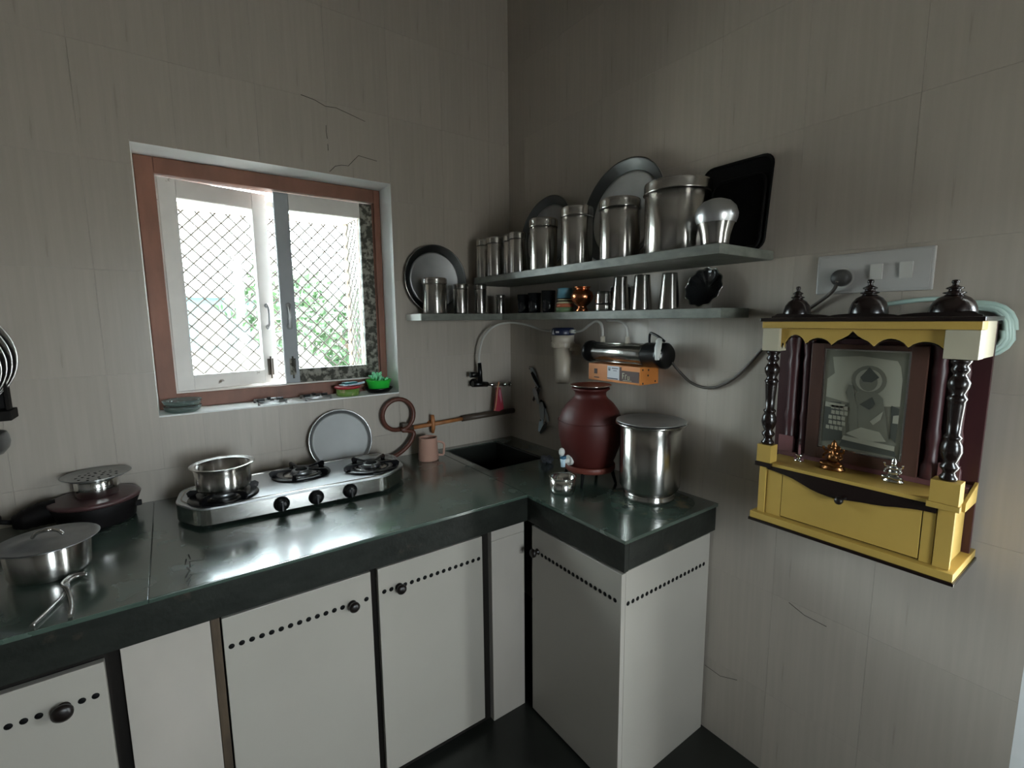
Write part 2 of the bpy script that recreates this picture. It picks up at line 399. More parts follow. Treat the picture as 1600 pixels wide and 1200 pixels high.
# ------------------------------------------------------------------ window
FY0, FY1 = .132, .205
gm = G()
fx0, fx1, fz0, fz1 = -1.466, -0.664, 1.218, 2.018
gm.box((WX0+.001, FY0, WZ0+.001), (fx0, FY1, WZ1-.001), .003); gm.box((fx1, FY0, WZ0+.001), (WX1-.001, FY1, WZ1-.001), .003)
gm.box((fx0, FY0, fz1), (fx1, FY1, WZ1-.001), .003); gm.box((fx0, FY0, WZ0+.001), (fx1, FY1, fz0), .003)
win = struct(gm, 'window_1', 'wood_brown')
# thin painted inner bead of the frame
gm = G()
gm.box((fx0, FY0+.012, fz0), (fx1, FY1, fz0+.006)); gm.box((fx0, FY0+.012, fz0+.006), (fx0+.005, FY1, fz1)); 
gm.part('bead', 'sash', win, 'cream painted bead')
gm = G(); gm.box((fx1-.006, FY0+.014, fz0+.006), (fx1, FY1, fz1)); gm.part('bead', 'wood_brown', win)

def sash(loc, rz, w, sgn, mats, label_handle):
    """casement; x runs from the hinge (0) to sgn*w"""
    root = bpy.data.objects.new('window_sash', None); C.objects.link(root); root.parent = win
    root.location = loc; root.rotation_euler = (0, 0, rz)
    h = fz1-fz0-.012; st = .056; d = .030
    def bx(a, b, nm, mt, lab=None):
        g_ = G(); g_.box((sgn*a[0], a[1], a[2]), (sgn*b[0], b[1], b[2]), .002); g_.part(nm, mt, root, lab)
    bx((0, 0, 0), (st, d, h), 'stile', mats[0]); bx((w-st, 0, 0), (w, d, h), 'stile', mats[1])
    bx((st, 0, 0), (w-st, d, .058), 'rail', mats[2]); bx((st, 0, h-.066), (w-st, d, h), 'rail', mats[3])
    bx((st-.004, d*.45, .056), (w-st+.004, d*.45+.004, h-.064), 'pane', 'glass')
    g_ = G(); xh = sgn*(w-.028); zc = .285
    g_.tube(smoothpath([(xh, 0, zc-.042), (xh, -.018, zc-.038), (xh, -.024, zc), (xh, -.018, zc+.038), (xh, 0, zc+.042)], 5), .0055, 8)
    g_.ell((xh, -.004, zc-.045), (.011, .006, .011)); g_.ell((xh, -.004, zc+.045), (.011, .006, .011))
    g_.part('handle', 'steel_satin', root, 'metal pull handle')
    g_ = G(); xh = sgn*(w-.030)
    g_.box((xh-.012, -.003, .035), (xh+.012, .0005, .105), .001); g_.tube([(xh, -.007, .02), (xh, -.007, .115)], .0035, 8)
    g_.part('tower_bolt', 'pipe_dark' if sgn > 0 else 'sash_worn', root, 'small worn bolt near the bottom')
    return root
sash((fx0+.006, .146, fz0+.007), math.radians(11), .372, 1, ('sash', 'sash', 'sash', 'sash'), '')
sash((fx1-.006, .146, fz0+.007), 0, .408, -1, ('sash_worn', 'sash_grey', 'sash_worn', 'sash'), '')

# projecting mesh cage outside the window
cg = thing('window_grille', 'projecting diamond-mesh metal cage fixed outside the kitchen window', 'grille', (0, 0, 0))
cx0, cx1, cy0, cy1, cz0, cz1 = -1.56, -.700, .232, .46, 1.17, 1.99
gm = G()
b = .022
for x in (cx0, cx1):
    gm.box((x-b/2, cy1-b, cz0), (x+b/2, cy1, cz1)); gm.box((x-b/2, cy0, cz0), (x+b/2, cy0+b, cz1))
    gm.box((x-b/2, cy0+b, cz1-b), (x+b/2, cy1-b, cz1)); gm.box((x-b/2, cy0+b, cz0), (x+b/2, cy1-b, cz0+b))
gm.box((cx0+b/2, cy1-b, cz1-.03), (cx1-b/2, cy1, cz1)); gm.box((cx0+b/2, cy1-b, cz0), (cx1-b/2, cy1, cz0+b))
gm.box((cx0+b/2, cy0, cz1-.022), (cx1-b/2, cy0+b, cz1))
gm.part('cage_frame', 'cage', cg)
def lattice(gm, O, U, V, w, h, p, q, t):
    """diamond wires clipped to the w x h rectangle; p, q the diamond's width and height"""
    O, U, V = Vector(O), Vector(U), Vector(V); s_ = q/p
    for sg in (1, -1):
        n = int((w*s_ + h)/q)+2
        for k in range(-n, n+1):
            c = k*q if sg > 0 else k*q
            pts = []
            # line v = sg*s_*u + c
            for u in (0, w):
                v = sg*s_*u + c
                if 0 <= v <= h: pts.append((u, v))
            for v in (0, h):
                u = (v-c)/(sg*s_)
                if 0 < u < w: pts.append((u, v))
            if len(pts) >= 2:
                a, b_ = pts[0], pts[1]
                if (a[0]-b_[0])**2+(a[1]-b_[1])**2 > 1e-4:
                    gm.tube([O+U*a[0]+V*a[1], O+U*b_[0]+V*b_[1]], t, 4, caps=False)
gm = G(); lattice(gm, (cx0, cy1-.008, cz0), (1, 0, 0), (0, 0, 1), cx1-cx0, cz1-cz0, .058, .060, .0036)
gm.part('wire_mesh', 'mesh_metal', cg, kind='stuff')
gm = G(); lattice(gm, (cx1, cy0, cz0), (0, 1, 0), (0, 0, 1), cy1-cy0, cz1-cz0, .058, .060, .0036)
lattice(gm, (cx0, cy0, cz0), (0, 1, 0), (0, 0, 1), cy1-cy0, cz1-cz0, .058, .060, .0036)
gm.part('wire_mesh', 'mesh_metal', cg, kind='stuff')

# ------------------------------------------------------------------ outside
gm = G(); gm.box((-60, .6, -.5), (60, 90, -.3)); gm.box((-60, -60, -.5), (60, -3.8, -.3)); gm.box((.6, -3.8, -.5), (60, .6, -.3)); o = struct(gm, 'ground', 'ground')
gm = G(); gm.box((-9, 11, -.3), (9, 11.2, .75), .02); gm.box((-9, 10.96, .75), (9, 11.24, .82), .01)
gm.one('compound_wall', 'far_white', 'pale low compound wall seen outside through the window grille', 'wall')
def house(x, y, w, d, h, mt, label):
    t = thing('house', label, 'building', (x, y, -.3))
    gm = G(); gm.box((-w/2, 0, 0), (w/2, d, h)); gm.part('wall', mt, t)
    gm = G(); gm.box((-w/2-.2, -.25, h), (w/2+.2, d+.2, h+.15), .02); gm.part('roof', 'far_white', t)
    for k in range(int(w//1.6)):
        gm = G(); gm.box((-w/2+.5+k*1.6, -.03, 1.0), (-w/2+1.3+k*1.6, .03, 2.1), .01); gm.part('window', 'far_white', t)
house(-.2, 17, 5.0, 4, 2.6, 'far_blue', 'small pale blue house glimpsed through the left pane of the window')
def tree(x, y, h, r, label, n=800):
    t = thing('tree', label, 'tree', (x, y, -.3))
    gm = G(); gm.tube(smoothpath([(0, 0, 0), (.06, .05, h*.3), (-.05, 0, h*.6)], 4), [.10-.006*k for k in range(9)], 8)
    for a in range(4):
        gm.tube([(-.02, 0, h*.45), (r*.5*math.cos(a*1.6), r*.5*math.sin(a*1.6), h*.75)], .035, 6)
    gm.part('trunk', 'bark', t)
    me = bpy.data.meshes.new('foliage'); V = []; F = []
    for k in range(n):
        a, b_, c = random.gauss(0, 1), random.gauss(0, 1), random.gauss(0, 1); L = math.sqrt(a*a+b_*b_+c*c)+1e-6
        rr = r*(.55+.45*random.random())*(1+.25*math.sin(5*a/L)*math.cos(4*c/L))
        p = Vector((a/L*rr, b_/L*rr, h*.68+c/L*rr*h*.3/r)); s_ = .07+.08*random.random()
        u = Vector((random.uniform(-1, 1), random.uniform(-1, 1), random.uniform(-1, 1))).normalized(); w = u.orthogonal().normalized()
        i = len(V); V += [p-u*s_, p+w*s_*.5, p+u*s_, p-w*s_*.5]; F.append((i, i+1, i+2, i+3))
    me.from_pydata(V, [], F); me.materials.append(M['leaf'])
    o = bpy.data.objects.new('foliage', me); C.objects.link(o); o.parent = t; o['kind'] = 'stuff'
tree(1.25, 6.2, 2.2, .85, 'low leafy tree nearest outside the right pane of the window')
tree(.55, 8.6, 3.1, 1.0, 'taller leafy tree behind the grille beside the middle stile', 900)
tree(3.4, 9.2, 3.3, 1.3, 'broad leafy tree outside at the right edge of the grille', 900)

# ------------------------------------------------------------------ worktop (L shaped, three slabs, sink cut out)
H = 0.86; D = 0.7535; PW = 0.4705; PL = 1.2106
SX0, SX1, SY0, SY1 = -.43, -.125, -.44, -.045
wt = thing('worktop', 'L-shaped dark green slate worktop under the window and beside the right wall', 'worktop', (0, 0, 0))
zt, zb = H, H-.011
gm = G(); gm.box((-3.15, -D, zb), (-1.5646, -.001, zt), .001); gm.part('stone_slab', 'slate', wt)
gm = G(); gm.box((-1.5640, -D, zb), (-PW+.004, -.001, zt), .002); gm.part('stone_slab', 'slate', wt)
gm = G()
gm.box((-PW+.0055, -.001, zb), (SX0, SY0, zt)); gm.box((SX0, SY1, zb), (SX1, -.001, zt)); gm.box((SX1, -.001, zb), (-.001, SY0, zt))
gm.box((-PW, SY0, zb), (-.001, -PL, zt)) if False else gm.box((-PW+.0055, SY0, zb), (-.001, -D+.03, zt)); gm.box((-PW, -D+.028, zb), (-.001, -PL, zt))
gm.part('stone_slab', 'slate', wt)
gm = G(); gm.box((-3.15, -D+.006, H-.102), (-PW+.024, -D+.026, zb-.0005), .002); gm.part('front_edge', 'slate_edge', wt)
gm = G(); gm.box((-PW+.005, -PL+.006, H-.102), (-PW+.024, -D+.005, zb-.0005), .002); gm.part('front_edge', 'slate_edge', wt)
gm = G(); gm.box((-PW+.0245, -PL+.006, H-.098), (-.001, -PL+.024, zb-.0005), .002); gm.part('front_edge', 'slate_edge', wt)
# chipped old repair in the slab near the stove
gm = G()
for k in range(7):
    y = -.555-.026*k; gm.tube([(-1.484+random.uniform(-.006, .006), y, H+.0002), (-1.484+random.uniform(-.008, .008), y-.03, H+.0002)], .0016, 5)
for y in (-.60, -.68): gm.tube([(-1.482, y, H), (-1.448, y-.012, H), (-1.446, y+.014, H)], .0009, 5)
gm.part('crack', 'crack', wt)
# brown stain ring under the big pot is real limescale, a film on the stone
gm = G(); gm.lathe([(.0, .0004), (.125, .0004), (.14, .0)], 40, TR((-.165, -1.055, H), 0, 0, .5), sx=1.15, wav=(.06, 5))
M['stain'] = mat('limescale_stain', (0.048, 0.070, 0.055), 0.25, noise=0.2, nscale=(25, 25, 25), dirt=((.13, .11, .07), 16, .50, .12))
gm.part('stain', 'stain', wt)
# sink
sk = thing('sink', 'black stone sink sunk into the worktop corner below the tap', 'sink', (0, 0, 0))
gm = G(); w = .012; d = .17; x0, x1, y0, y1 = SX0+.0005, SX1-.0005, SY0+.0005, SY1-.0005
zt2 = H-.003
gm.box((x0, y0, H-d), (x1, y1, H-d+.012)); gm.box((x0, y0, H-d+.012), (x0+w, y1, zt2)); gm.box((x1-w, y0, H-d+.012), (x1, y1, zt2))
gm.box((x0+w, y0, H-d+.012), (x1-w, y0+w, zt2)); gm.box((x0+w, y1-w, H-d+.012), (x1-w, y1, zt2))
gm.part('basin', 'floor', sk)
gm = G(); gm.lathe([(0, .001), (.028, .001), (.032, .004), (.036, .0)], 20, TR(((x0+x1)/2, (y0+y1)/2, H-d+.012))); gm.part('drain', 'steel_dull', sk)

# ------------------------------------------------------------------ cabinets under the worktop
hole_me = None
def holes(parent, pts, axis):
    global hole_me
    if hole_me is None:
        g_ = G(); g_.lathe([(0, .0012), (.0062, .0012), (.0072, 0)], 12); hole_me = g_.mesh('vent_hole', 'black_matt')
    for p in pts:
        o = bpy.data.objects.new('vent_hole', hole_me); C.objects.link(o); o.parent = parent; o.location = p
        o.rotation_euler = (PI/2, 0, 0) if axis == 'y' else (0, -PI/2, 0)
def knob(parent, p, axis, r=.0155):
    g_ = G(); g_.lathe([(0, .030), (r*.6, .030), (r, .024), (r, .018), (r*.55, .012), (.007, .006), (.012, 0)], 20)
    o = g_.part('knob', 'knob', parent, loc=p); o.rotation_euler = (PI/2, 0, 0) if axis == 'y' else (0, -PI/2, 0)
DY = -.722
def door_y(parent, x0, x1, z0, z1, zd, xs, kx, kr=.0155):
    g_ = G(); g_.box((x0, DY, z0), (x1, DY+.018, z1), .0015); d_ = g_.part('door', 'laminate', parent)
    holes(d_, [(x, DY, zd) for x in xs if abs(x-kx) > .019], 'y'); knob(d_, (kx, DY, zd), 'y', kr)
ct = H-.1025
cab = thing('base_cabinet', 'white base cabinet at the left end under the pot with the lid', 'cabinet')
gm = G(); gm.box((-2.6, -.700, 0), (-1.628, -.02, ct)); gm.part('carcass', 'carcass', cab)
door_y(cab, -2.14, -1.657, .02, .727, .652, [-1.678-.0232*k for k in range(20)], -1.731, .019)
cab = thing('base_cabinet', 'white two-door base cabinet below the three-burner stove', 'cabinet')
gm = G(); gm.box((-1.451, -.700, 0), (-.6085, -.02, ct)); gm.part('carcass', 'carcass', cab)
gm = G(); gm.box((-1.451, -.718, 0), (-1.431, -.7002, ct), .002); gm.part('frame_post', 'post_wood', cab, 'bare stained wooden post')
door_y(cab, -1.427, -1.042, .03, .739, .657, [-1.058-.0235*k for k in range(16)], -1.100)
door_y(cab, -1.020, -.646, .035, .739, .661, [-1.002+.0227*k for k in range(16)], -.954)
cab = thing('base_cabinet', 'tall white corner cabinet below the big steel pot, beside the right wall', 'cabinet')
gm = G(); gm.box((-.4425, -1.175, 0), (-.006, -.745, ct-.001)); gm.part('carcass', 'carcass', cab)
XD = -.461
gm = G(); gm.box((XD, -1.192, .012), (XD+.018, -.768, ct-.012), .0015); d_ = gm.part('door', 'laminate', cab)
holes(d_, [(XD, -.826-.0201*k, .655) for k in range(18)], 'x'); knob(d_, (XD, -.800, .658), 'x')
gm = G(); gm.box((XD+.0185, -1.192, .0), (-.010, -1.1755, ct-.008), .0015); d_ = gm.part('end_panel', 'laminate', cab)
holes(d_, [(-.430+.0216*k, -1.192, .645) for k in range(19)], 'y')
gm = G(); gm.box((-1.627, DY, 0), (-1.452, -.02, ct+.001), .001)
gm.one('partition', 'marble', 'wide grey stone-faced partition between left cabinet and two-door cabinet', 'partition')
gm = G(); gm.box((-.6075, DY, 0), (-.4625, -.02, ct-.05), .001)
p_ = thing('partition', 'narrow grey stone-faced partition in the inner corner under the worktop', 'partition')
gm.part('stone_tile', 'marble', p_)
gm = G(); gm.box((-.6075, DY, ct-.049), (-.4625, -.02, ct), .001); gm.part('stone_tile', 'marble', p_)

# ------------------------------------------------------------------ stone shelves
gm = G(); gm.prism([(-.003, -.003), (-.215, -.003), (-.289, -.115), (-.289, -1.345), (-.003, -1.345)], 1.655, 1.681, bev=.002)
gm.one('stone_shelf', 'shelf_stone', 'upper dark stone wall shelf carrying the row of steel canisters', 'shelf')
ls = thing('stone_shelf', 'lower dark stone corner shelf running along both walls', 'shelf')
ZL = 1.516
gm = G(); gm.box((-.5826, -.1588, ZL-.030), (-.1595, -.003, ZL), .002); gm.part('slab', 'shelf_stone', ls)
gm = G(); gm.box((-.1588, -1.281, ZL-.030), (-.003, -.003, ZL), .002); gm.part('slab', 'shelf_stone', ls)
gm = G(); gm.box((-.5866, -.1588, ZL-.029), (-.5829, -.004, ZL-.001)); gm.part('end_cap', 'cream_end', ls, 'cream painted end')

# ------------------------------------------------------------------ steel canisters and vessels
def canister(x, y, z, r, h, label, group, mt='steel'):
    t = thing('steel_canister', label, 'canister', (x, y, z), random.uniform(0, 6), group)
    lh = min(.042, h*.16)
    gm = G(); gm.lathe([(0, .0005), (r*.93, 0), (r*.965, .004), (r*.965, h-lh-.004), (r*.9, h-lh-.002), (0, h-lh-.002)], 40)
    gm.part('body', mt, t)
    gm = G(); gm.lathe([(0, h), (r*.90, h), (r*.985, h-.004), (r, h-.010), (r, h-lh+.003), (r*1.025, h-lh), (r*.97, h-lh)], 40)
    gm.part('lid', mt, t)
    return t
UP = 'steel canisters on the upper shelf'
ups = [(-.240, -.128, .035, .176, 'small steel canister at the far left end of the upper shelf'),
       (-.240, -.226, .040, .173, 'second small steel canister from the left on the upper shelf'),
       (-.216, -.318, .039, .172, 'steel canister half hidden behind its neighbour, third from left on upper shelf'),
       (-.242, -.401, .038, .168, 'slim steel canister fourth from the left on the upper shelf'),
       (-.223, -.545, .057, .200, 'medium steel canister below the smaller leaning plate, upper shelf'),
       (-.221, -.736, .059, .209, 'tall steel canister between the two leaning plates on the upper shelf'),
       (-.211, -.933, .069, .199, 'wide steel canister in front of the larger leaning plate'),
       (-.180, -1.133, .099, .213, 'largest steel canister, just left of the bulb-shaped vessel')]
for x, y, r, h, lab in ups: canister(x, y, 1.681, r, h, lab, UP)
LW = 'steel canisters on the lower corner shelf'
for x, y, r, h, lab in [(-.487, -.102, .0555, .158, 'widest canister on the lower shelf, before the round tray'),
                        (-.359, -.112, .036, .135, 'second canister on the lower shelf, right of the widest one'),
                        (-.260, -.123, .030, .136, 'third canister on the lower shelf, nearest the room corner'),
                        (-.150, -.128, .024, .090, 'tiny canister in the dark corner of the lower shelf')]:
    canister(x, y, ZL, r, h, lab, LW)
# bulb shaped vessel
t = thing('steel_vessel', 'bulb-shaped steel vessel turned upside down at right end of upper shelf', 'vessel', (-.225, -1.293, 1.681))
gm = G(); gm.lathe([(.030, .0), (.036, .001), (.037, .010), (.040, .030), (.046, .052), (.050, .062)], 36); gm.part('neck', 'steel', t)
gm = G(); gm.lathe([(.050, .062), (.055, .075), (.056, .088), (.050, .106), (.036, .120), (.018, .127), (0, .128)], 36); gm.part('bowl', 'steel_satin', t)

def leaning_plate(name, loc, r, axis, tilt, label, cat, mt='steel_satin', deep=.016, ring=True, mt_in=None, group=None, ci=.80):
    """disc with a raised rim, standing on its rim and leaning on a wall; axis 'y' = back wall, 'x' = right wall"""
    rz = 0 if axis == 'y' else -PI/2
    t = thing(name, label, cat, loc, 0, group, rot=(0, 0, rz))
    T = Matrix.Rotation(-tilt, 4, 'X') @ Matrix.Translation((0, 0, r)) @ Matrix.Rotation(PI/2, 4, 'X')
    gm = G(); gm.lathe([(r*ci, -.002), (r*(ci+.03), .001), (r*.96, deep), (r*.985, deep+.002), (r, deep), (r*.97, deep-.003), (r*(ci+.04), -.003), (r*ci, -.005)], 56, T)
    gm.part('rim', mt, t)
    gm = G(); gm.tube([T @ Vector((r*.992*math.cos(2*PI*k/64), r*.992*math.sin(2*PI*k/64), deep)) for k in range(64)], .0016, 6, closed=True); gm.part('edge', 'silver', t, 'bright rolled edge')
    gm = G(); gm.lathe([(0, 0), (r*(ci-.06), 0), (r*(ci-.035), .0015), (r*ci, -.001), (r*ci, -.004), (0, -.004)], 56, T)
    gm.part('centre', mt_in or mt, t)
    return t
leaning_plate('steel_plate', (-.917, -.075, H+.0008), .131, 'y', math.radians(14), 'large round steel plate leaning on the wall behind the stove', 'plate', 'steel_dull', .006, mt_in='plate_matt', ci=.88)
gm.bm.free(); del gm
leaning_plate('steel_tray', (-.442, -.026, ZL), .158, 'y', math.radians(2.5), 'large deep round tray leaning behind the canisters on the lower shelf', 'tray', 'tray_dark', .016, mt_in='steel_dull')
leaning_plate('steel_tray', (-.085, -.372, 1.681), .176, 'x', math.radians(9), 'smaller dark round tray leaning behind canisters on the upper shelf', 'tray', 'tray_dark', .018, mt_in='alu')
leaning_plate('steel_tray', (-.090, -.818, 1.681), .196, 'x', math.radians(9), 'larger round tray with bright rim leaning on the upper shelf', 'tray', 'tray_dark', .022, mt_in='steel_dull')

# black rectangular trays on the upper shelf
def rrect(w, h, r, n=5):
    out = []
    for cx_, cy_, a0 in ((w-r, h-r, 0), (r, h-r, 90), (r, r, 180), (w-r, r, 270)):
        for k in range(n+1):
            a = math.radians(a0+90*k/n); out.append((cx_+r*math.cos(a), cy_+r*math.sin(a)))
    return out
for (ya, w_, h_, xx, tl, lab) in ((-1.345, .215, .270, -.058, 7, 'taller black rectangular tray leaning on the wall by the vessel'),
                               (-1.3449, .165, .212, -.082, 6, 'shorter black rectangular tray leaning in front of the taller one')):
    t = thing('black_tray', lab, 'tray', (xx, ya, 1.6815), rot=(0, math.radians(tl), 0))
    gm = G(); gm.prism(rrect(w_, h_, .03), 0, .006, on_right(0), .001); gm.part('base', 'black_matt', t)
    pts = [(-.006, a, b_) for a, b_ in rrect(w_, h_, .03)]
    gm = G(); gm.tube([(x-.004, a, max(b_, .005)) for x, a, b_ in pts], .005, 6, closed=True); gm.part('rim', 'black_matt', t)

# items on the right part of the lower shelf
def lathe_thing(name, label, cat, loc, prof, mt, group=None, n=32, part='body'):
    gm = G(); gm.lathe(prof, n); return gm.one(name, mt, label, cat, group, loc)
def tumbler(x, y, r0, r1, h, label, group=None, mt='steel'):
    gm = G(); gm.lathe([(r0*.97, .002), (r0, 0), (r0*1.02, .003), (r0, .006), (r1, h-.006), (r1*.93, h), (0, h)], 32)
    gm.one('steel_tumbler', mt, label, 'tumbler', group, (x, y, ZL))
TG = 'steel tumblers on the lower shelf'
tumbler(-.121, -.862, .032, .024, .122, 'inverted tall steel tumbler right of the squat cup on the lower shelf', TG)
tumbler(-.117, -.957, .035, .027, .121, 'inverted tall steel tumbler, middle of the three on lower shelf', TG)
tumbler(-.118, -1.071, .034, .025, .118, 'inverted tall steel tumbler nearest the dark scalloped dish', TG)
t = thing('steel_cup', 'squat steel cup with a waist band beside the copper pot', 'cup', (-.120, -.780, ZL))
gm = G(); gm.lathe([(.031, .0), (.034, .004), (.034, .022), (.0325, .028), (.031, .062), (.026, .074), (.0, .076)], 30); gm.part('body', 'steel', t)
gm = G(); gm.lathe([(.0335, .022), (.0350, .025), (.0350, .028), (.0330, .030)], 30); gm.part('band', 'black', t)
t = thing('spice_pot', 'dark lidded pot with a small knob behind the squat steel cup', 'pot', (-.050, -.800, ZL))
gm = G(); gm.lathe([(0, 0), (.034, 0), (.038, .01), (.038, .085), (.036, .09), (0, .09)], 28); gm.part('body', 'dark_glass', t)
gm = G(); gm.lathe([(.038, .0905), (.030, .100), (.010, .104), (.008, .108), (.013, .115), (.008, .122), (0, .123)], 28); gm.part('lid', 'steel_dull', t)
# painted cup
t = thing('painted_cup', 'painted cup with blue, black, terracotta and green bands on lower shelf', 'cup', (-.120, -.560, ZL))
for z0, z1, r0, r1, mt, nm in ((0, .020, .038, .037, 'cup_green', 'green band'), (.020, .035, .037, .036, 'cup_red', 'terracotta band'), (.035, .043, .036, .0355, 'cup_cream', 'cream band'),
                           (.043, .048, .0355, .0352, 'black', 'black line'), (.048, .053, .0352, .035, 'cup_cream', 'cream band'), (.053, .057, .035, .0348, 'black', 'black line')):
    gm = G(); gm.lathe([(0, z0), (r0, z0), (r1, z1), (0, z1)], 28); gm.part('band', mt, t, nm)
gm = G(); gm.lathe([(0, .0572), (.0348, .057), (.031, .092), (.0305, .098), (.026, .098), (.024, .07), (0, .07)], 28); gm.part('body', 'cup_blue', t, 'blue upper part')
# copper pot
t = thing('copper_pot', 'round copper lota pot between the painted cup and the steel cup', 'pot', (-.118, -.660, ZL))
gm = G(); gm.lathe([(0, 0), (.024, 0), (.026, .004), (.019, .015), (.018, .022), (.033, .034), (.043, .050), (.045, .062), (.040, .077), (.030, .085)], 36); gm.part('body', 'copper', t)
gm = G(); gm.lathe([(.030, .085), (.027, .089), (.030, .094), (.035, .097), (.033, .098), (.026, .094), (.024, .086)], 36); gm.part('rim', 'copper', t)
# dark glasses in shadow
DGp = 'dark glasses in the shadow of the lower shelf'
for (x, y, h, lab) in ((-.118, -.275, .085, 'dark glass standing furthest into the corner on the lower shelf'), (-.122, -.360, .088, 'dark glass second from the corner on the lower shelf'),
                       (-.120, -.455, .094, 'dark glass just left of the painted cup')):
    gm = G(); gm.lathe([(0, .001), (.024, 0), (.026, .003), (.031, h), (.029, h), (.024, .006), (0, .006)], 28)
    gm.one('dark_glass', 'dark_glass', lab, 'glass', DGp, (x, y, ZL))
# scalloped dish
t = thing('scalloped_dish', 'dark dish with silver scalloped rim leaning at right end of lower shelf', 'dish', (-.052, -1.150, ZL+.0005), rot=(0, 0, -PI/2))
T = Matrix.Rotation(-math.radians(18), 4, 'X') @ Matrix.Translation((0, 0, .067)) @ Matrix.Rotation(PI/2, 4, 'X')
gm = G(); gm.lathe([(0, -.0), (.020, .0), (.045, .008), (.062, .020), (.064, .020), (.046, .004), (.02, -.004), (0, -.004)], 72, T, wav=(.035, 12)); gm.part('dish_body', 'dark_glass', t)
gm = G(); pts = []
for k in range(96):
    a = 2*PI*k/96; r = .0645*(1+.035*math.cos(12*a)); pts.append(T @ Vector((r*math.cos(a), r*math.sin(a), .020)))
gm.tube(pts, .0020, 6, closed=True); gm.part('rim', 'silver', t, 'silver scalloped rim')

# ------------------------------------------------------------------ gas stove
ST = thing('gas_stove', 'three-burner stainless steel gas stove on the slate worktop', 'stove', (0, 0, .001))
out = [(-1.445, -.395), (-.865, -.425), (-.765, -.345), (-.738, -.180), (-.800, -.108), (-1.405, -.095), (-1.485, -.150), (-1.503, -.285)]
def off(poly, d):
    cx_ = sum(p[0] for p in poly)/len(poly); cy_ = sum(p[1] for p in poly)/len(poly)
    return [(x + d*(1 if x < cx_ else -1)*(1 if abs(x-cx_) > .25 else abs(x-cx_)/.25), y + d*(1 if y < cy_ else -1)) for x, y in poly]
def rounded(poly, r=.03, n=4):
    o_ = []; N = len(poly)
    for i in range(N):
        p0, p1, p2 = Vector(poly[i-1]), Vector(poly[i]), Vector(poly[(i+1) % N])
        a = p1+(p0-p1).normalized()*r; b_ = p1+(p2-p1).normalized()*r
        for k in range(n+1):
            t_ = k/n; o_.append(tuple((1-t_)**2*a+2*t_*(1-t_)*p1+t_*t_*b_))
    return o_
ro = rounded(out)
gm = G(); gm.prism(ro, H+.010, H+.058); gm.part('body', 'steel_shiny', ST)
gm = G(); gm.prism(ro, H+.0585, H+.064, bev=.002); gm.part('top_plate', 'steel_satin', ST)
gm = G(); gm.tube([(x, y, H+.064) for x, y in rounded(off(out, .014))], .0028, 6, closed=True); gm.part('raised_border', 'steel', ST)
for x, y in ((-1.42, -.35), (-.85, -.36), (-1.42, -.15), (-.83, -.15)):
    gm = G(); gm.lathe([(0, 0), (.016, 0), (.014, .011), (0, .011)], 14, TR((x, y, H))); gm.part('foot', 'black', ST)
burn = [(-1.370, -.300), (-1.115, -.215), (-.878, -.292)]
for (bx_, by_), lab in zip(burn, ('left', 'middle', 'right')):
    zz = H+.0645
    gm = G(); gm.lathe([(.060, .002), (.064, .006), (.092, .008), (.100, .004), (.102, 0), (.060, 0)], 40, TR((bx_, by_, zz))); sup = gm.part('pan_support', 'iron', ST)
    for k in range(5):
        a = .35+2*PI*k/5 + bx_
        T = TR((bx_, by_, zz), rz=a)
        gm = G(); gm.prism([(.030, .022), (.098, .026), (.108, .018), (.104, .004), (.086, .004), (.078, .016), (.034, .018)], -.0035, .0035, T @ Matrix.Rotation(PI/2, 4, 'X'), .0006)
        gm.part('prong', 'iron', sup)
    gm = G(); gm.lathe([(.0, .014), (.016, .014), (.022, .018), (.032, .017), (.036, .011), (.034, .0), (0, 0)], 30, TR((bx_, by_, zz))); bn = gm.part('burner', 'alu', ST)
    gm = G(); gm.lathe([(0, .024), (.016, .023), (.021, .019), (.020, .0145), (0, .0145)], 24, TR((bx_, by_, zz))); gm.part('burner_cap', 'black_matt', bn)
    gm = G(); gm.lathe([(.040, .0012), (.058, .0012), (.0592, 0), (.039, 0)], 36, TR((bx_, by_, zz))); gm.part('drip_ring', 'steel', ST)
fd = Vector((-.865+1.445, -.425+.395, 0)).normalized()
for kx in (-1.219, -1.112, -1.000):
    ky = -.395-.03*(kx+1.445)/.58
    T = TR((kx, ky-.0005, H+.034), rx=PI/2, rz=math.atan2(fd.y, fd.x))
    gm = G(); gm.lathe([(.024, 0), (.025, .002), (.021, .004), (.019, .005), (.0185, .020), (.015, .024), (0, .025)], 24, T)
    kn = gm.part('knob', 'black', ST)
    gm = G(); gm.box((-.0035, -.016, .024), (.0035, .016, .031), .0015, T); gm.part('grip', 'black', kn)

def open_pot(name, loc, r, h, rim, label, cat, mt='steel', flare=1.0, group=None):
    t = thing(name, label, cat, loc, 0, group)
    gm = G(); gm.lathe([(0, .001), (r*.90, .0), (r*.97, .006), (r, .015), (r*flare, h-.003), (r*flare-.0018, h-.003), (r-.003, .016), (r*.90, .005), (0, .004)], 48)
    gm.part('body', mt, t)
    gm = G(); gm.lathe([(r*flare-.002, h-.004), (r*flare, h-.004), (rim, h), (rim, h+.0022), (r*flare-.002, h-.0005)], 48); gm.part('rim', mt, t)
    return t
open_pot('cooking_pot', (-1.366, -.290, H+.092), .080, .078, .093, 'open steel cooking pot with flared rim on the left burner', 'pot')
# bowl by the matka
open_pot('steel_bowl', (-.349, -.808, H+.0008), .046, .058, .050, 'small shiny steel bowl standing under the clay pot tap', 'bowl', 'steel_shiny')

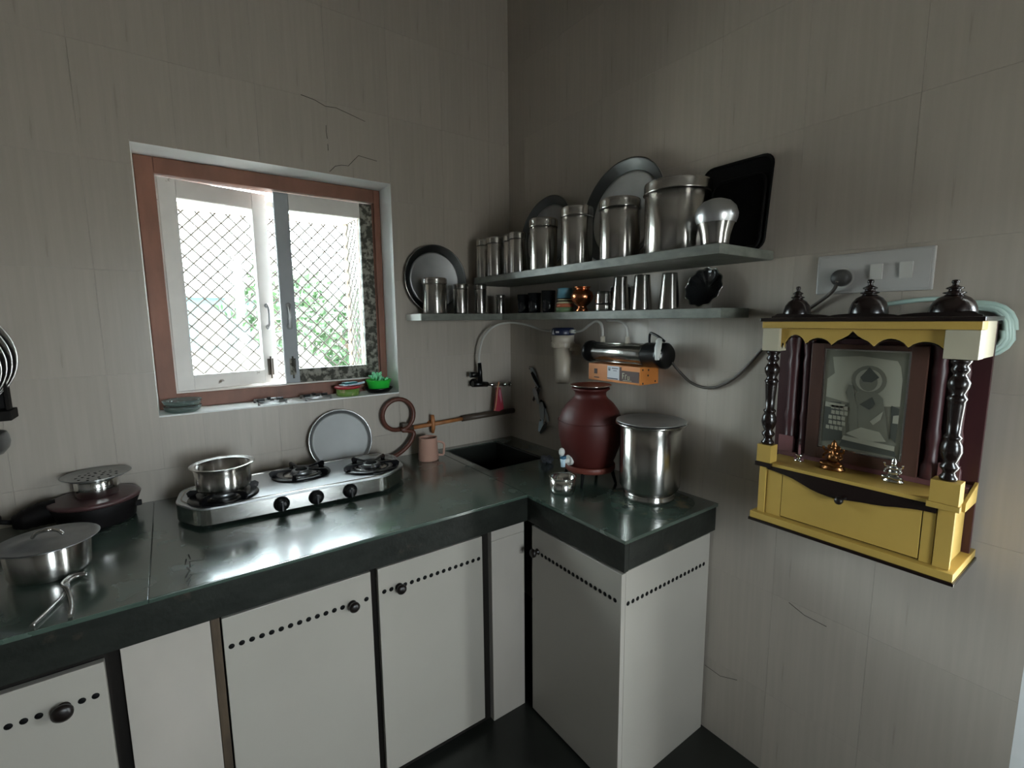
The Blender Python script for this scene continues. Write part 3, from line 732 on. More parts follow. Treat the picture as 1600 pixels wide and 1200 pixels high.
# big steel pot with lid
t = thing('steel_pot', 'large covered steel pot on a ring stand beside the red clay pot', 'pot', (-.140, -1.030, H+.0285))
gm = G(); gm.lathe([(0, .001), (.080, 0), (.092, .006), (.103, .022), (.1045, .23), (.098, .232), (.0, .231)], 56); gm.part('body', 'steel', t)
gm = G(); gm.lathe([(.1045, .229), (.121, .239), (.1225, .242), (.120, .244), (.103, .236)], 56); gm.part('rim', 'steel', t)
gm = G(); gm.lathe([(0, .239), (.090, .239), (.100, .241), (.116, .247), (.118, .249), (.116, .250), (.098, .244), (.088, .242), (0, .2425)], 56); gm.part('lid', 'steel_dull', t)
gm = G(); gm.lathe([(.072, .002), (.080, .0), (.086, .004), (.088, .012), (.084, .016), (.086, .022), (.083, .027), (.076, .0275), (.072, .018)], 44)
gm.one('ring_stand', 'steel', 'flattened steel ring stand beneath the large covered pot', 'stand', None, (-.140, -1.030, H+.0005))

# ------------------------------------------------------------------ red clay water pot on its stand
mx_, my_ = -.180, -.776
t = thing('pot_stand', 'dark red iron stand on splayed legs carrying the clay water pot', 'stand', (mx_, my_, H+.0008))
gm = G(); gm.lathe([(.080, .050), (.094, .050), (.097, .055), (.097, .070), (.094, .074), (.090, .070), (.086, .058), (.080, .054)], 44); gm.part('ring', 'matka_dark', t)
for k in range(4):
    a = .5+k*PI/2; c_, s_ = math.cos(a), math.sin(a)
    gm = G(); gm.tube([(.088*c_, .088*s_, .054), (.094*c_, .094*s_, .03), (.104*c_, .104*s_, .0)], [.0075, .006, .005], 8); gm.part('leg', 'black_matt', t)
t = thing('clay_water_pot', 'red painted clay water pot standing on a legged stand', 'water pot', (mx_, my_, H+.0575))
prof = [(0, .0), (.045, -.002), (.080, .004), (.086, .018), (.098, .045), (.112, .085), (.120, .125), (.1225, .160), (.120, .190), (.108, .222), (.088, .250), (.068, .268), (.060, .278), (.0585, .292), (.066, .300), (.073, .305), (.071, .311), (.060, .310), (.0, .302)]
gm = G(); gm.lathe(prof, 56); gm.part('body', 'matka', t)
gm = G(); gm.tube([(.1228*math.cos(2*PI*k/48), .1228*math.sin(2*PI*k/48), .186) for k in range(48)], .0016, 6, closed=True); gm.part('groove_band', 'matka', t)
gm = G(); gm.lathe([(0, .3135), (.050, .3135), (.066, .3165), (.076, .3195), (.0775, .3205), (.075, .3215), (.062, .3185), (.048, .316), (0, .316)], 44); gm.part('lid', 'matka_dark', t, 'dark red dish-shaped lid with pale rim')
gm = G(); gm.tube([(.0775*math.cos(2*PI*k/48), .0775*math.sin(2*PI*k/48), .3205) for k in range(48)], .0016, 6, closed=True); gm.part('lid_rim', 'silver', t)
# tap
dr = Vector((-.995, .10, 0)).normalized(); b0 = dr*.098
tp = [b0 + Vector((0, 0, .040)), b0+dr*.030+Vector((0, 0, .040))]
gm = G(); gm.tube(tp, .010, 12); gm.tube([tp[0]-dr*.006, tp[0]+dr*.006], .020, 16); tap = gm.part('tap', 'white_plastic', t, 'white plastic tap with blue valve')
q_ = tp[1]
gm = G(); gm.tube([q_+Vector((0, 0, .010)), q_+Vector((0, 0, -.022))], [.011, .008], 12); gm.part('spout', 'pale_blue', tap)
gm = G(); gm.tube([q_+Vector((0, 0, .010)), q_+Vector((0, 0, .020))], .012, 14); gm.part('valve', 'tap_blue', tap)
gm = G(); gm.ell(q_+dr*.006+Vector((0, 0, .036)), (.012, .011, .016)); gm.part('lever', 'white_plastic', tap)
# scourer
gm = G()
for k in range(9):
    a = k*2.4; gm.ell((.016*math.cos(a), .014*math.sin(a), .016+.006*math.sin(k*1.9)), (.014, .013, .013), 10)
gm.one('scourer', 'scourer', 'grey metallic scourer lying beside the clay pot by the sink', 'scourer', None, (-.165, -.500, H-.003+.0035))

# ------------------------------------------------------------------ mug, pipe, hose, tap
t = thing('plastic_mug', 'salmon pink plastic mug with handle on the worktop beside the stove', 'mug', (-.560, -.135, H+.0008), rz=-.45)
gm = G(); gm.lathe([(0, .001), (.043, 0), (.046, .004), (.040, .100), (.042, .104), (.038, .104), (.036, .10), (.041, .006), (0, .005)], 36); gm.part('body', 'mug', t)
gm = G(); gm.tube(smoothpath([(.041, 0, .082), (.060, 0, .078), (.072, 0, .066), (.070, 0, .040), (.066, 0, .020), (.0440, 0, .020)], 5), .005, 8); gm.part('handle', 'mug', t)

t = thing('gas_pipe', 'orange gas pipe on the wall running right to the corner above the sink', 'pipe')
gm = G(); gm.tube([(-.585, -.030, .992), (-.40, -.030, .998), (-.322, -.030, 1.001)], .0095, 12); gm.part('pipe', 'pipe_orange', t)
gm = G(); gm.tube([(-.322, -.030, 1.001), (-.006, -.030, 1.006)], .0145, 12); gm.part('pipe_shaded', 'pipe_dark', t, 'thicker section with shade painted in dark brown')  # pipe in shadow: the shade is put into its dark colour
gm = G(); gm.lathe([(0, 0), (.014, 0), (.014, .006), (.008, .009), (.008, .028), (0, .028)], 14, TR((-.484, -.001, .996), rx=PI/2)); gm.tube([(-.484, -.030, .955), (-.484, -.036, .975), (-.484, -.040, .996), (-.484, -.036, 1.018), (-.484, -.030, 1.040)], [.008, .010, .009, .010, .009], 10)
gm.part('pipe_bracket', 'pipe_orange', t, 'upright brown clamp')
gm = G(); gm.tube([(-.632, -.030, .990), (-.585, -.030, .992)], [.012, .014], 12); gm.box((-.640, -.046, 1.004), (-.612, -.022, 1.022), .003); gm.part('valve', 'pipe_dark', t, 'dark valve at the end of the pipe')
t = thing('gas_hose', 'brown rubber gas hose looped on the wall at the pipe end', 'hose')
pts = []
cx_, cz_, rr = -.655, 1.063, .072
for k in range(27):
    a = math.radians(-70 - 360*k/26*1.04); pts.append((cx_+rr*math.cos(a)*1.0, -.022-.0009*k, cz_+rr*math.sin(a)))
pts2 = smoothpath([pts[-1], (-.590, -.048, .975), (-.615, -.052, .925), (-.665, -.055, .890), (-.715, -.058, .8765), (-.76, -.075, .8765)], 6)
gm = G(); gm.tube(pts[:-1]+pts2, .0098, 10); gm.part('hose', 'hose', t)

t = thing('wall_tap', 'dark bib tap on the window wall over the sink with a tube fitted on top', 'tap')
z = 1.172
gm = G(); gm.lathe([(0, 0), (.022, 0), (.022, .004), (.012, .008), (.012, .055), (0, .055)], 18, TR((-.235, -.001, z), rx=PI/2)); gm.tube([(-.275, -.060, z+.002), (-.190, -.062, z-.006)], [.015, .013], 14); gm.part('body', 'black', t)
gm = G(); gm.tube([(-.232, -.062, z), (-.232, -.062, z+.055), (-.234, -.062, z+.105)], [.013, .012, .009], 12); gm.part('riser', 'black', t)
gm = G(); gm.tube([(-.285, -.056, z+.048), (-.246, -.062, z+.046)], [.014, .012], 12); gm.part('handle', 'black', t, 'black handle with grey mark')
gm = G(); gm.box((-.279, -.0712, z+.046), (-.256, -.0700, z+.053)); gm.part('mark', 'silver', t)
gm = G(); gm.tube([(-.190, -.062, z-.006), (-.150, -.066, z-.012), (-.100, -.070, z-.013)], [.0085, .007, .008], 12); gm.tube([(-.105, -.070, z-.013), (-.062, -.072, z-.013)], [.012, .010], 12)
for k in range(4):
    a = k*PI/2+.5; gm.tube([(-.056, -.072, z-.013), (-.056, -.072+.017*math.cos(a), z-.013+.017*math.sin(a))], .0036, 6)
gm.part('spout', 'steel_shiny', t, 'chrome spout with cross head')

t = thing('hanging_pouch', 'small pink pouch hanging by a string from the tap spout', 'pouch', (-.128, -.069, z-.012))
gm = G()
poly = [(-.012, -.014), (.010, -.016), (.022, -.070), (.030, -.128), (.0, -.138), (-.030, -.132), (-.018, -.070)]
gm.prism(poly, -.006, .006, on_back(0), .002); gm.part('bag', 'pink', t)
gm = G(); gm.prism([(.000, -.018), (.008, -.030), (.014, -.080), (.010, -.095), (-.002, -.05)], .0062, .009, on_back(0)); gm.part('fold', 'pink_lite', t, 'lighter pink fold')
gm = G(); gm.tube(smoothpath([(-.030, -.008, -.130), (-.020, -.010, -.085), (-.017, -.011, -.050), (-.012, -.012, -.015), (-.003, -.011, .011), (.004, .004, .0115), (.004, .011, -.002), (-.004, .006, -.018)], 5), .0028, 6); gm.part('string', 'peach', t, 'peach coloured string')

# ------------------------------------------------------------------ water filter and purifier
t = thing('water_filter', 'cream water filter housing with navy cap under the lower shelf', 'water filter', (-.062, -.485, 0))
gm = G(); gm.lathe([(0, 1.205), (.030, 1.205), (.034, 1.212), (.041, 1.375), (0, 1.375)], 32); gm.part('housing', 'cream_plastic', t)
gm = G(); gm.lathe([(.040, 1.362), (.050, 1.364), (.052, 1.372), (.052, 1.386), (.047, 1.390), (.049, 1.398), (.049, 1.418), (0, 1.418)], 32)
for k in range(12):
    a = k*PI/6; gm.box((.0505, -.003, 1.365), (.0545, .003, 1.385), 0, TR((0, 0, 0), rz=a))
gm.part('collar', 'cream_plastic', t)
gm = G(); gm.lathe([(0, 1.4185), (.050, 1.4185), (.051, 1.424), (.050, 1.444), (.044, 1.450), (0, 1.450)], 32); gm.part('cap', 'blue_plastic', t, 'navy blue cap')
gm = G(); gm.prism([(-.006, -.010), (.002, .010), (.010, -.010)], 0, .001, on_right(-.0515) @ Matrix.Translation((.004, 1.432, 0))); gm.box((-.0530, -.030, 1.428), (-.0500, -.012, 1.436)) ; gm.part('cap_print', 'paper', t)
gm = G()
for s_ in (1, -1): gm.tube([(0, s_*.044, 1.434), (0, s_*.078, 1.434)], [.010, .008], 12)
gm.part('nipple', 'white_plastic', t, 'white hose connectors')
gm = G(); gm.box((.020, -.052, 1.330), (.0575, .052, 1.380), .003); gm.box((-.01, .045, 1.352), (.030, .056, 1.366), .002); gm.box((-.01, -.070, 1.352), (.030, -.054, 1.366), .002); gm.part('bracket', 'cream_plastic', t)

t = thing('water_tube', 'milky tube arching from the wall tap to the water filter', 'tube')
gm = G(); gm.tube(smoothpath([(-.234, -.062, z+.098), (-.236, -.064, 1.315), (-.215, -.068, 1.395), (-.160, -.080, 1.452), (-.095, -.120, 1.472), (-.062, -.220, 1.462), (-.058, -.320, 1.440), (-.062, -.405, 1.434)], 7), .0052, 8); gm.part('tube', 'tube', t)

t = thing('water_purifier', 'wall-mounted steel cylinder water purifier with black end caps', 'purifier')
uz, ux = 1.357, -.075
gm = G(); gm.tube([(ux, -.695, uz), (ux, -.958, uz)], .034, 32); gm.part('cylinder', 'steel_tube', t)
gm = G(); gm.lathe([(0, 0), (.030, 0), (.040, .006), (.043, .016), (.043, .030), (.036, .034), (.036, .052), (0, .052)], 32, TR((ux, -.650, uz), rx=PI/2)); gm.part('end_cap', 'black', t)
gm = G(); gm.lathe([(0, 0), (.041, 0), (.044, .004), (.044, .060), (.046, .062), (.046, .085), (.036, .096), (0, .098)], 32, TR((ux, -.950, uz), rx=PI/2)); gm.part('end_cap', 'black', t)
gm = G()
for zz in (uz+.036, uz-.036): gm.tube([(ux-.012, -.690, zz), (ux-.012, -.960, zz)], .0030, 8)
gm.part('tie_rod', 'silver', t)
gm = G()
for yy in (-.735, -.862):
    gm.tube([(ux, yy, uz+.033), (ux, yy, uz+.062)], [.010, .0085], 12)
gm.part('inlet', 'cream_plastic', t, 'cream tube connectors')
gm = G(); gm.box((ux+.030, -.72, uz-.012), (-.001, -.74, uz+.012)); gm.box((ux+.030, -.91, uz-.012), (-.001, -.93, uz+.012)); gm.part('wall_clip', 'black_matt', t)
gm = G(); gm.tube(smoothpath([(ux, -.962, uz+.040), (ux, -.962, uz+.068), (ux-.004, -.972, uz+.078), (ux-.006, -1.005, uz+.066), (ux-.008, -1.032, uz+.050)], 5), .0045, 8); gm.part('elbow_pipe', 'black', t)
gm = G(); gm.tube(smoothpath([(ux-.020, -1.022, uz+.058), (ux-.040, -1.030, uz+.030), (ux-.048, -1.034, uz+.005), (ux-.050, -1.036, uz-.012)], 4), [.008, .008, .010, .011, .012, .011, .010, .010, .009, .008, .008, .008, .006], 10)
for k in range(5): gm.ell((ux-.026-.004*k, -1.022-.003*k, uz+.050-.012*k), .011, 8)
gm.part('tape_joint', 'white_plastic', t, 'joint wound with white tape')
t = thing('purifier_tube', 'cream tube arching from water filter to the left purifier inlet', 'tube')
gm = G(); gm.tube(smoothpath([(-.062, -.562, 1.434), (-.066, -.610, 1.440), (-.075, -.665, 1.466), (-.080, -.705, 1.478), (-.077, -.730, 1.462), (ux, -.735, uz+.060)], 7), .0052, 8); gm.part('tube', 'tube', t)
t = thing('purifier_tube', 'cream tube bending from the shelf underside into right purifier inlet', 'tube')
gm = G(); gm.tube(smoothpath([(-.050, -.730, 1.4795), (-.055, -.790, 1.479), (-.066, -.835, 1.468), (-.073, -.858, 1.445), (ux, -.862, uz+.060)], 7), .0048, 8); gm.part('tube', 'tube', t)

t = thing('purifier_ballast', 'orange electronics box with labels below the purifier cylinder', 'electronics box', (0, 0, 0))
bx0, by0, by1, bz0, bz1 = -.106, -.690, -.950, 1.246, 1.312
gm = G(); gm.box((bx0, by0, bz0), (-.002, by1, bz1), .002); case = gm.part('case', 'orange', t)
f = bx0-.0012
gm = G(); gm.box((f, -.792, bz0+.010), (bx0+.001, -.852, bz1-.004)); gm.part('label', 'paper', t, 'white printed sticker')
gm = G()
gm.box((f-.0008, -.798, bz1-.022), (f, -.8005, bz1-.010)); gm.box((f-.0008, -.8045, bz1-.022), (f, -.807, bz1-.010)); gm.box((f-.0008, -.8005, bz1-.022), (f, -.8045, bz1-.018))
gm.box((f-.0008, -.815, bz1-.014), (f, -.846, bz1-.011)); gm.box((f-.0008, -.822, bz1-.022), (f, -.840, bz1-.020))
gm.box((f-.0008, -.793, bz0+.012), (f, -.846, bz0+.016)); gm.part('print', 'ink', t)
gm = G(); gm.box((f, -.862, bz0+.008), (bx0+.001, -.945, bz1-.018)); gm.box((f, -.853, bz0+.008), (bx0+.001, -.862, bz1-.006)); gm.part('label', 'brown_print', t, 'dark brown panel')
gm = G()
for k, (a0, a1, z0, z1) in enumerate([(.868, .8705, .018, .040), (.8705, .878, .038, .040), (.8705, .876, .028, .030), (.882, .884, .016, .034), (.884, .889, .032, .034), (.893, .895, .016, .030), (.895, .900, .016, .018), (.900, .902, .016, .030), (.870, .912, .011, .013)]):
    gm.box((f-.0008, -a0, bz0+z0), (f, -a1, bz0+z1))
gm.part('print', 'cup_cream', t)
gm = G(); gm.box((f, -.722, bz0+.026), (bx0+.001, -.738, bz0+.046)); gm.box((f, -.722, bz0+.010), (bx0+.001, -.748, bz0+.014)); gm.part('print', 'brown_print', t)
for xx, zz in ((-.092, bz1-.010), (-.060, bz1-.012), (-.062, bz1-.032), (-.090, bz0+.006), (-.020, bz0+.010)):
    gm = G(); gm.lathe([(0, .0012), (.0035, .0008), (.004, 0)], 10, TR((xx, by1, zz), rx=PI/2)); gm.part('screw', 'black', t)

# cable and switch board
t = thing('power_cable', 'brown power cable sagging along the wall from purifier to plug', 'cable')
gm = G(); gm.tube(smoothpath([(-.055, -1.044, 1.335), (-.030, -1.060, 1.300), (-.008, -1.094, 1.263), (-.007, -1.150, 1.252), (-.007, -1.205, 1.266), (-.007, -1.265, 1.310), (-.008, -1.335, 1.395), (-.010, -1.400, 1.465), (-.012, -1.450, 1.505), (-.016, -1.498, 1.540), (-.030, -1.522, 1.560), (-.040, -1.532, 1.580)], 6), .0048, 8); gm.part('cable', 'cable', t)
t = thing('plug', 'round dark plug pushed into the switch board socket', 'plug', (-.0135, -1.534, 1.588))
gm = G(); gm.lathe([(0, 0), (.021, 0), (.022, .004), (.021, .022), (.017, .028), (0, .029)], 28, TR(ry=-PI/2)); gm.part('body', 'plug', t)
t = thing('switch_board', 'pale wall switch board with two rocker switches above the shrine', 'switch board')
gm = G(); gm.box((-.012, -1.470, 1.548), (-.0002, -1.719, 1.650), .003); gm.part('plate', 'switch', t)
gm = G(); gm.box((-.0135, -1.476, 1.554), (-.0121, -1.713, 1.644), .0006); gm.part('face', 'switch', t)
for yy in (-1.608, -1.668):
    gm = G(); gm.prism([(-.0135, -.019), (-.0175, -.019), (-.0205, .019), (-.0135, .019)], -.0125, .0125, TR((0, yy, 1.598)) @ Matrix.Rotation(PI/2, 4, 'X')); gm.part('switch', 'switch_key', t)
gm = G(); gm.lathe([(.023, 0), (.0245, .0006), (.026, 0)], 28, TR((-.0135, -1.534, 1.588), ry=-PI/2)); gm.part('socket', 'switch_key', t)

# hanging gadgets in the corner on the right wall
t = thing('clip_chain', 'bunch of grey metal clips hanging on the right wall beside the tap', 'clips')
gm = G(); gm.tube([(-.001, -.185, 1.250), (-.016, -.185, 1.252), (-.018, -.186, 1.240)], .003, 6); gm.part('hook', 'silver', t)
segs = [((-.190, 1.246), (-.255, 1.135), 'clip_grey', .013), ((-.198, 1.225), (-.262, 1.155), 'black_matt', .008), ((-.262, 1.150), (-.215, 1.085), 'black', .009),
        ((-.225, 1.150), (-.262, 1.075), 'clip_grey', .012), ((-.262, 1.090), (-.305, 1.060), 'black_matt', .008), ((-.272, 1.085), (-.284, .990), 'clip_grey', .015),
        ((-.284, 1.000), (-.262, .935), 'pale_blue', .012), ((-.325, .990), (-.275, .930), 'black', .008), ((-.285, 1.070), (-.325, .995), 'clip_grey', .007)]
for k, ((ya, za), (yb, zb_), mt, wd) in enumerate(segs):
    d_ = Vector((0, yb-ya, zb_-za)); L_ = d_.length; wd *= 1.55; a = math.atan2(d_.z, d_.y)
    poly = [(0, -wd*.5), (L_*.3, -wd), (L_, -wd*.45), (L_, wd*.45), (L_*.35, wd*.8), (0, wd*.6)]
    x_ = -.008-.004*(k % 4)
    gm = G(); gm.prism(poly, 0, .0035, Matrix.Translation((x_, ya, za)) @ Matrix.Rotation(a, 4, 'X') @ on_right(0), .0008); gm.part('clip', mt, t)
gm = G(); gm.ell((-.028, -.285, .998), .006, 10); gm.ell((-.028, -.322, .998), .006, 10); gm.ell((-.026, -.246, 1.158), .006, 10); gm.part('rivet', 'silver', t)

# ------------------------------------------------------------------ left part of the worktop
# soot-black round iron stove with handle
t = thing('iron_hotplate', 'round maroon-topped iron hotplate with a black handle against the left wall', 'hotplate', (-1.705, -.105, H+.0006))
gm = G(); gm.lathe([(0, 0), (.090, .0), (.096, .006), (.100, .040), (.110, .066), (.108, .070), (0, .070)], 44); gm.part('body', 'soot', t)
gm = G(); gm.lathe([(0, .0835), (.100, .0835), (.112, .082), (.115, .078), (.112, .0705), (0, .0705)], 48); gm.part('top', 'drum', t, 'dull maroon top disc with worn rim')
gm = G(); gm.tube(smoothpath([(-.095, .010, .054), (-.130, .004, .052), (-.165, -.006, .046), (-.190, -.010, .044)], 4), [.036, .036, .038, .036, .037, .034, .034, .030, .031, .028, .024, .022, .018], 12); gm.tube([(-.190, -.010, .046), (-.222, -.016, .058)], .007, 8)
gm.ell((-.232, -.018, .066), (.024, .020, .025)); gm.part('handle', 'soot', t, 'sooty handle with end knob')
gm = G(); gm.box((.093, -.02, .030), (.113, .0, .046), .003); gm.part('lug', 'soot', t)
t = thing('steel_pot', 'small steel pot on the iron hotplate under the perforated lid', 'pot', (-1.700, -.100, H+.0845))
gm = G(); gm.lathe([(0, .0), (.050, 0), (.054, .004), (.055, .053), (.053, .055), (.0525, .053), (.051, .006), (0, .004)], 40); gm.part('body', 'steel_shiny', t)
t = thing('perforated_lid', 'perforated metal lid lying on the small steel pot', 'lid', (-1.698, -.090, H+.1405), rot=(math.radians(0), 0, 0))
gm = G(); gm.lathe([(0, .004), (.030, .003), (.058, .000), (.074, .002), (.087, .009), (.089, .010), (.087, .0115), (.073, .005), (.057, .003), (.030, .006), (0, .007)], 48); gm.part('disc', 'steel_dull', t)
gm = G()
for r_, n_ in ((.018, 5), (.034, 8), (.050, 11)):
    for k in range(n_):
        a = 2*PI*k/n_+r_*30; gm.lathe([(0, .0012), (.0038, .0010), (.0042, 0)], 8, TR((r_*math.cos(a), r_*math.sin(a), .0062 if r_ < .03 else .0050 if r_ < .04 else .0034)))
gm.part('perforations', 'black_matt', t, kind='stuff')
# pot with lid in front
t = thing('steel_pot', 'wide low steel pot at the left edge beneath a domed lid', 'pot', (-1.768, -.450, H+.0008))
gm = G(); gm.lathe([(0, .001), (.070, .0), (.077, .005), (.080, .014), (.084, .078), (.082, .080), (.080, .078), (.076, .014), (0, .005)], 44); gm.part('body', 'steel', t)
gm = G(); gm.lathe([(0, .012), (.030, .011), (.050, .007), (.066, .004), (.090, .0045), (.099, .007), (.101, .008), (.099, .0095), (.088, .007), (.066, .0065), (.050, .0095), (.030, .0135), (0, .0145)], 48); lid = gm.part('lid', 'alu', t, 'domed dull steel lid', loc=(.004, -.012, .0817))
gm = G(); gm.tube(smoothpath([(-.030, .012, .0145), (-.020, .010, .026), (0, .006, .030), (.020, .0, .026), (.030, -.004, .0145)], 4), .004, 8)
gm.ell((.0, .006, .031), (.012, .008, .004)); gm.part('handle', 'steel_shiny', lid)
# pincer tongs
t = thing('tongs', 'steel kitchen pincer tongs lying near the left edge of the worktop', 'tongs')
zz = H+.0050
def bar(pts, w_, name='arm'):
    gm = G(); gm.tube(smoothpath(pts, 5), w_, 8); return gm.part(name, 'steel', t)
bar([(-1.757, -.740, zz), (-1.738, -.680, zz), (-1.722, -.620, zz), (-1.720, -.588, zz+.001), (-1.722, -.560, zz+.003), (-1.708, -.540, zz+.004), (-1.688, -.545, zz+.004)], .0045)
bar([(-1.698, -.742, zz), (-1.700, -.700, zz), (-1.708, -.650, zz+.004), (-1.720, -.605, zz+.008), (-1.730, -.580, zz+.007), (-1.727, -.550, zz+.005), (-1.716, -.531, zz+.005), (-1.694, -.534, zz+.004)], .0045)
gm = G(); gm.tube([(-1.720, -.598, zz-.004), (-1.720, -.598, zz+.014)], .005, 10); gm.part('rivet', 'steel_dull', t)

# wall rack with steel plates at the left edge
t = thing('wall_rack', 'dark wooden wall rack at the left edge holding nested plates', 'rack', (0, 0, 0))
gm = G(); gm.box((-2.22, -.022, 1.235), (-1.883, -.0005, 1.37), .002); gm.part('back_board', 'soot', t)
gm = G(); gm.box((-2.22, -.085, 1.205), (-1.870, -.0005, 1.234), .002); gm.part('ledge', 'carcass', t)
gm = G(); gm.box((-1.884, -.055, 1.2345), (-1.876, -.023, 1.40), .001); gm.part('side_bar', 'carcass', t)
PG = 'nested steel plates in the left wall rack'
for k, (rr, lab) in enumerate(((.158, 'rearmost and largest nested steel plate in the left wall rack'), (.148, 'second nested plate from the wall in the left rack'),
                               (.138, 'third nested plate from the wall in the left rack'), (.128, 'front and smallest nested plate in the left rack'))):
    yy = -.038-.012*k
    tt = thing('rack_plate', lab, 'plate', (-2.003, yy, 1.2345+.0005), group=PG)
    T = Matrix.Translation((0, 0, rr)) @ Matrix.Rotation(PI/2, 4, 'X')
    gm = G(); gm.lathe([(rr*.84, -.004), (rr*.97, .003), (rr, .004), (rr, .002), (rr*.95, -.001), (rr*.86, -.0055)], 48, T); gm.part('rim', 'steel', tt)
    gm = G(); gm.lathe([(0, -.004), (rr*.84, -.004), (rr*.84, -.0052), (0, -.0052)], 48, T); gm.part('centre', 'soot' if k < 3 else 'alu', tt)
t = thing('steel_ladle', 'dull metal serving bowl hung below the left wall rack', 'bowl', (-1.948, -.066, 1.131))
gm = G(); gm.lathe([(0, -.034), (.025, -.033), (.048, -.024), (.062, -.006), (.066, .012), (.064, .030), (.060, .040), (.058, .040), (.062, .014), (.057, -.005), (.045, -.020), (0, -.030)], 36); gm.part('bowl', 'alu', t)
gm = G(); gm.tube([(-.02, .0645, .030), (-.02, .0645, .0733)], .004, 8); gm.part('hanger', 'alu', t)

# ------------------------------------------------------------------ things on the window sill
gm_l = [('lower pale glass dish at the left end of the window sill', 0.0, .060, .022), ('upper pale glass dish stacked at the left end of the window sill', .0235, .062, .020)]
for lab, dz, r, h in gm_l:
    gm = G(); gm.lathe([(0, .0), (r*.75, 0), (r*.92, .006), (r*.99, h-.002), (r, h), (r*.97, h), (r*.90, .009), (r*.74, .003), (0, .003)], 40)
    gm.one('glass_dish', 'glass_like', lab, 'dish', 'glass dishes on the window sill', (-1.452, .058, WZ0+.0006+dz))
def trivet(x, y, label):
    t = thing('pan_trivet', label, 'trivet', (x, y, WZ0+.0008), rz=.05, group='pan trivets on the window sill')
    s_ = .050; dy = .040
    gm = G(); gm.tube([(-s_, -dy, .010), (s_, -dy, .010), (s_, dy, .010), (-s_, dy, .010)], .005, 8, closed=True)
    for a, b_ in ((-s_, -dy), (s_, -dy), (s_, dy), (-s_, dy)): gm.tube([(a, b_, 0), (a, b_, .011)], .0045, 8)
    gm.part('frame', 'steel_dull', t)
    for px_, py_ in ((0, -1), (0, 1), (1, 0), (-1, 0)):
        gm = G(); gm.box((px_*s_*.95-.006 if px_ == 0 else px_*s_*.95, py_*dy*.95-.005 if py_ == 0 else py_*dy*.95, .010), (px_*s_*.45+.006 if px_ == 0 else px_*s_*.45, py_*dy*.45+.005 if py_ == 0 else py_*dy*.45, .020), .001); gm.part('prong', 'iron', t)
trivet(-1.160, .048, 'square pan trivet on the window sill, nearer the glass dishes')
trivet(-.985, .050, 'square pan trivet on the window sill, nearer the red-rimmed tub')
t = thing('plastic_tub', 'round tub with red rim and green patterned side on the window sill', 'tub', (-.848, .056, WZ0+.0006))
gm = G(); gm.lathe([(0, .0), (.045, 0), (.048, .004), (.049, .030), (0, .030)], 36); gm.part('body', 'green_label', t)
gm = G(); gm.lathe([(0, .0305), (.050, .0305), (.055, .034), (.056, .040), (.052, .043), (.044, .042), (.042, .036), (0, .036)], 36); gm.part('rim', 'red_plastic', t, 'red rim')
t = thing('scrub_brush', 'flat white and teal scrubber lying on the red-rimmed tub', 'scrubber', (-.838, .056, WZ0+.0445), rz=.2)
gm = G(); gm.box((-.040, -.022, .0), (.038, .022, .006), .003); gm.tube(smoothpath([(.03, -.010, .004), (.06, -.016, .0085), (.045, -.028, .0065), (-.02, -.030, .004)], 4), .0035, 8); gm.part('base', 'pale_blue', t)
gm = G(); gm.box((-.030, -.017, .0062), (.030, .017, .014), .003); gm.part('pad', 'teal', t, 'teal pad')
t = thing('black_dish', 'shallow black dish under the bright green bowl at right end of sill', 'dish', (-.705, .064, WZ0+.0006))
gm = G(); gm.lathe([(0, .0), (.045, .0), (.058, .012), (.064, .020), (.062, .0215), (.050, .010), (0, .008)], 40); gm.part('body', 'black', t)
t = thing('green_bowl', 'bright green plastic bowl holding mint netting on the window sill', 'bowl', (-.705, .060, WZ0+.0125))
gm = G(); gm.lathe([(0, .0), (.038, 0), (.046, .006), (.053, .036), (.057, .043), (.058, .046), (.054, .046), (.044, .010), (0, .004)], 40); gm.part('body', 'green_plastic', t)
gm = G(); random.seed(3)
for k in range(34):
    a = random.uniform(0, 6.28); r_ = random.uniform(0, .036)
    p = Vector((r_*math.cos(a)-.004, r_*math.sin(a), .032+random.uniform(0, .030)))
    q2 = p+Vector((random.uniform(-.018, .018), random.uniform(-.012, .012), random.uniform(.000, .024)))
    gm.tube([p, (p+q2)/2+Vector((.004, 0, .005)), q2], [.004, .0075, .002], 5)
gm.one('scrub_netting', 'mint', 'crumpled mint green netting heaped in the bright green bowl', 'netting', None, (-.705, .060, WZ0+.0125))

# ------------------------------------------------------------------ shrine (wall mounted)
sh = thing('wall_shrine', 'yellow wall shrine with dark domes, turned posts and a drawer', 'shrine')
SF = -.190                     # front plane
BP = -.047                     # back board front face
yl, yr = -1.425, -1.838
gm = G(); gm.box((BP, -1.403, .952), (BP+.012, -1.842, 1.475), .001); gm.part('back_board', 'maroon', sh)
gm = G(); gm.box((BP+.0125, -1.46, 1.38), (-.0002, -1.50, 1.44)); gm.box((BP+.0125, -1.74, 1.38), (-.0002, -1.78, 1.44)); gm.box((BP+.0125, -1.46, .97), (-.0002, -1.78, 1.0)); gm.part('hanging_cleat', 'carcass', sh)
# base plate
gm = G(); gm.box((SF-.004, -1.417, .934), (-.004, -1.846, .952), .0015); gm.part('base_plate', 'yellow', sh)
gm = G(); gm.box((SF-.006, -1.414, .926), (-.004, -1.849, .9335), .001); gm.part('base_edge', 'dark_wood', sh, 'black edge strip')
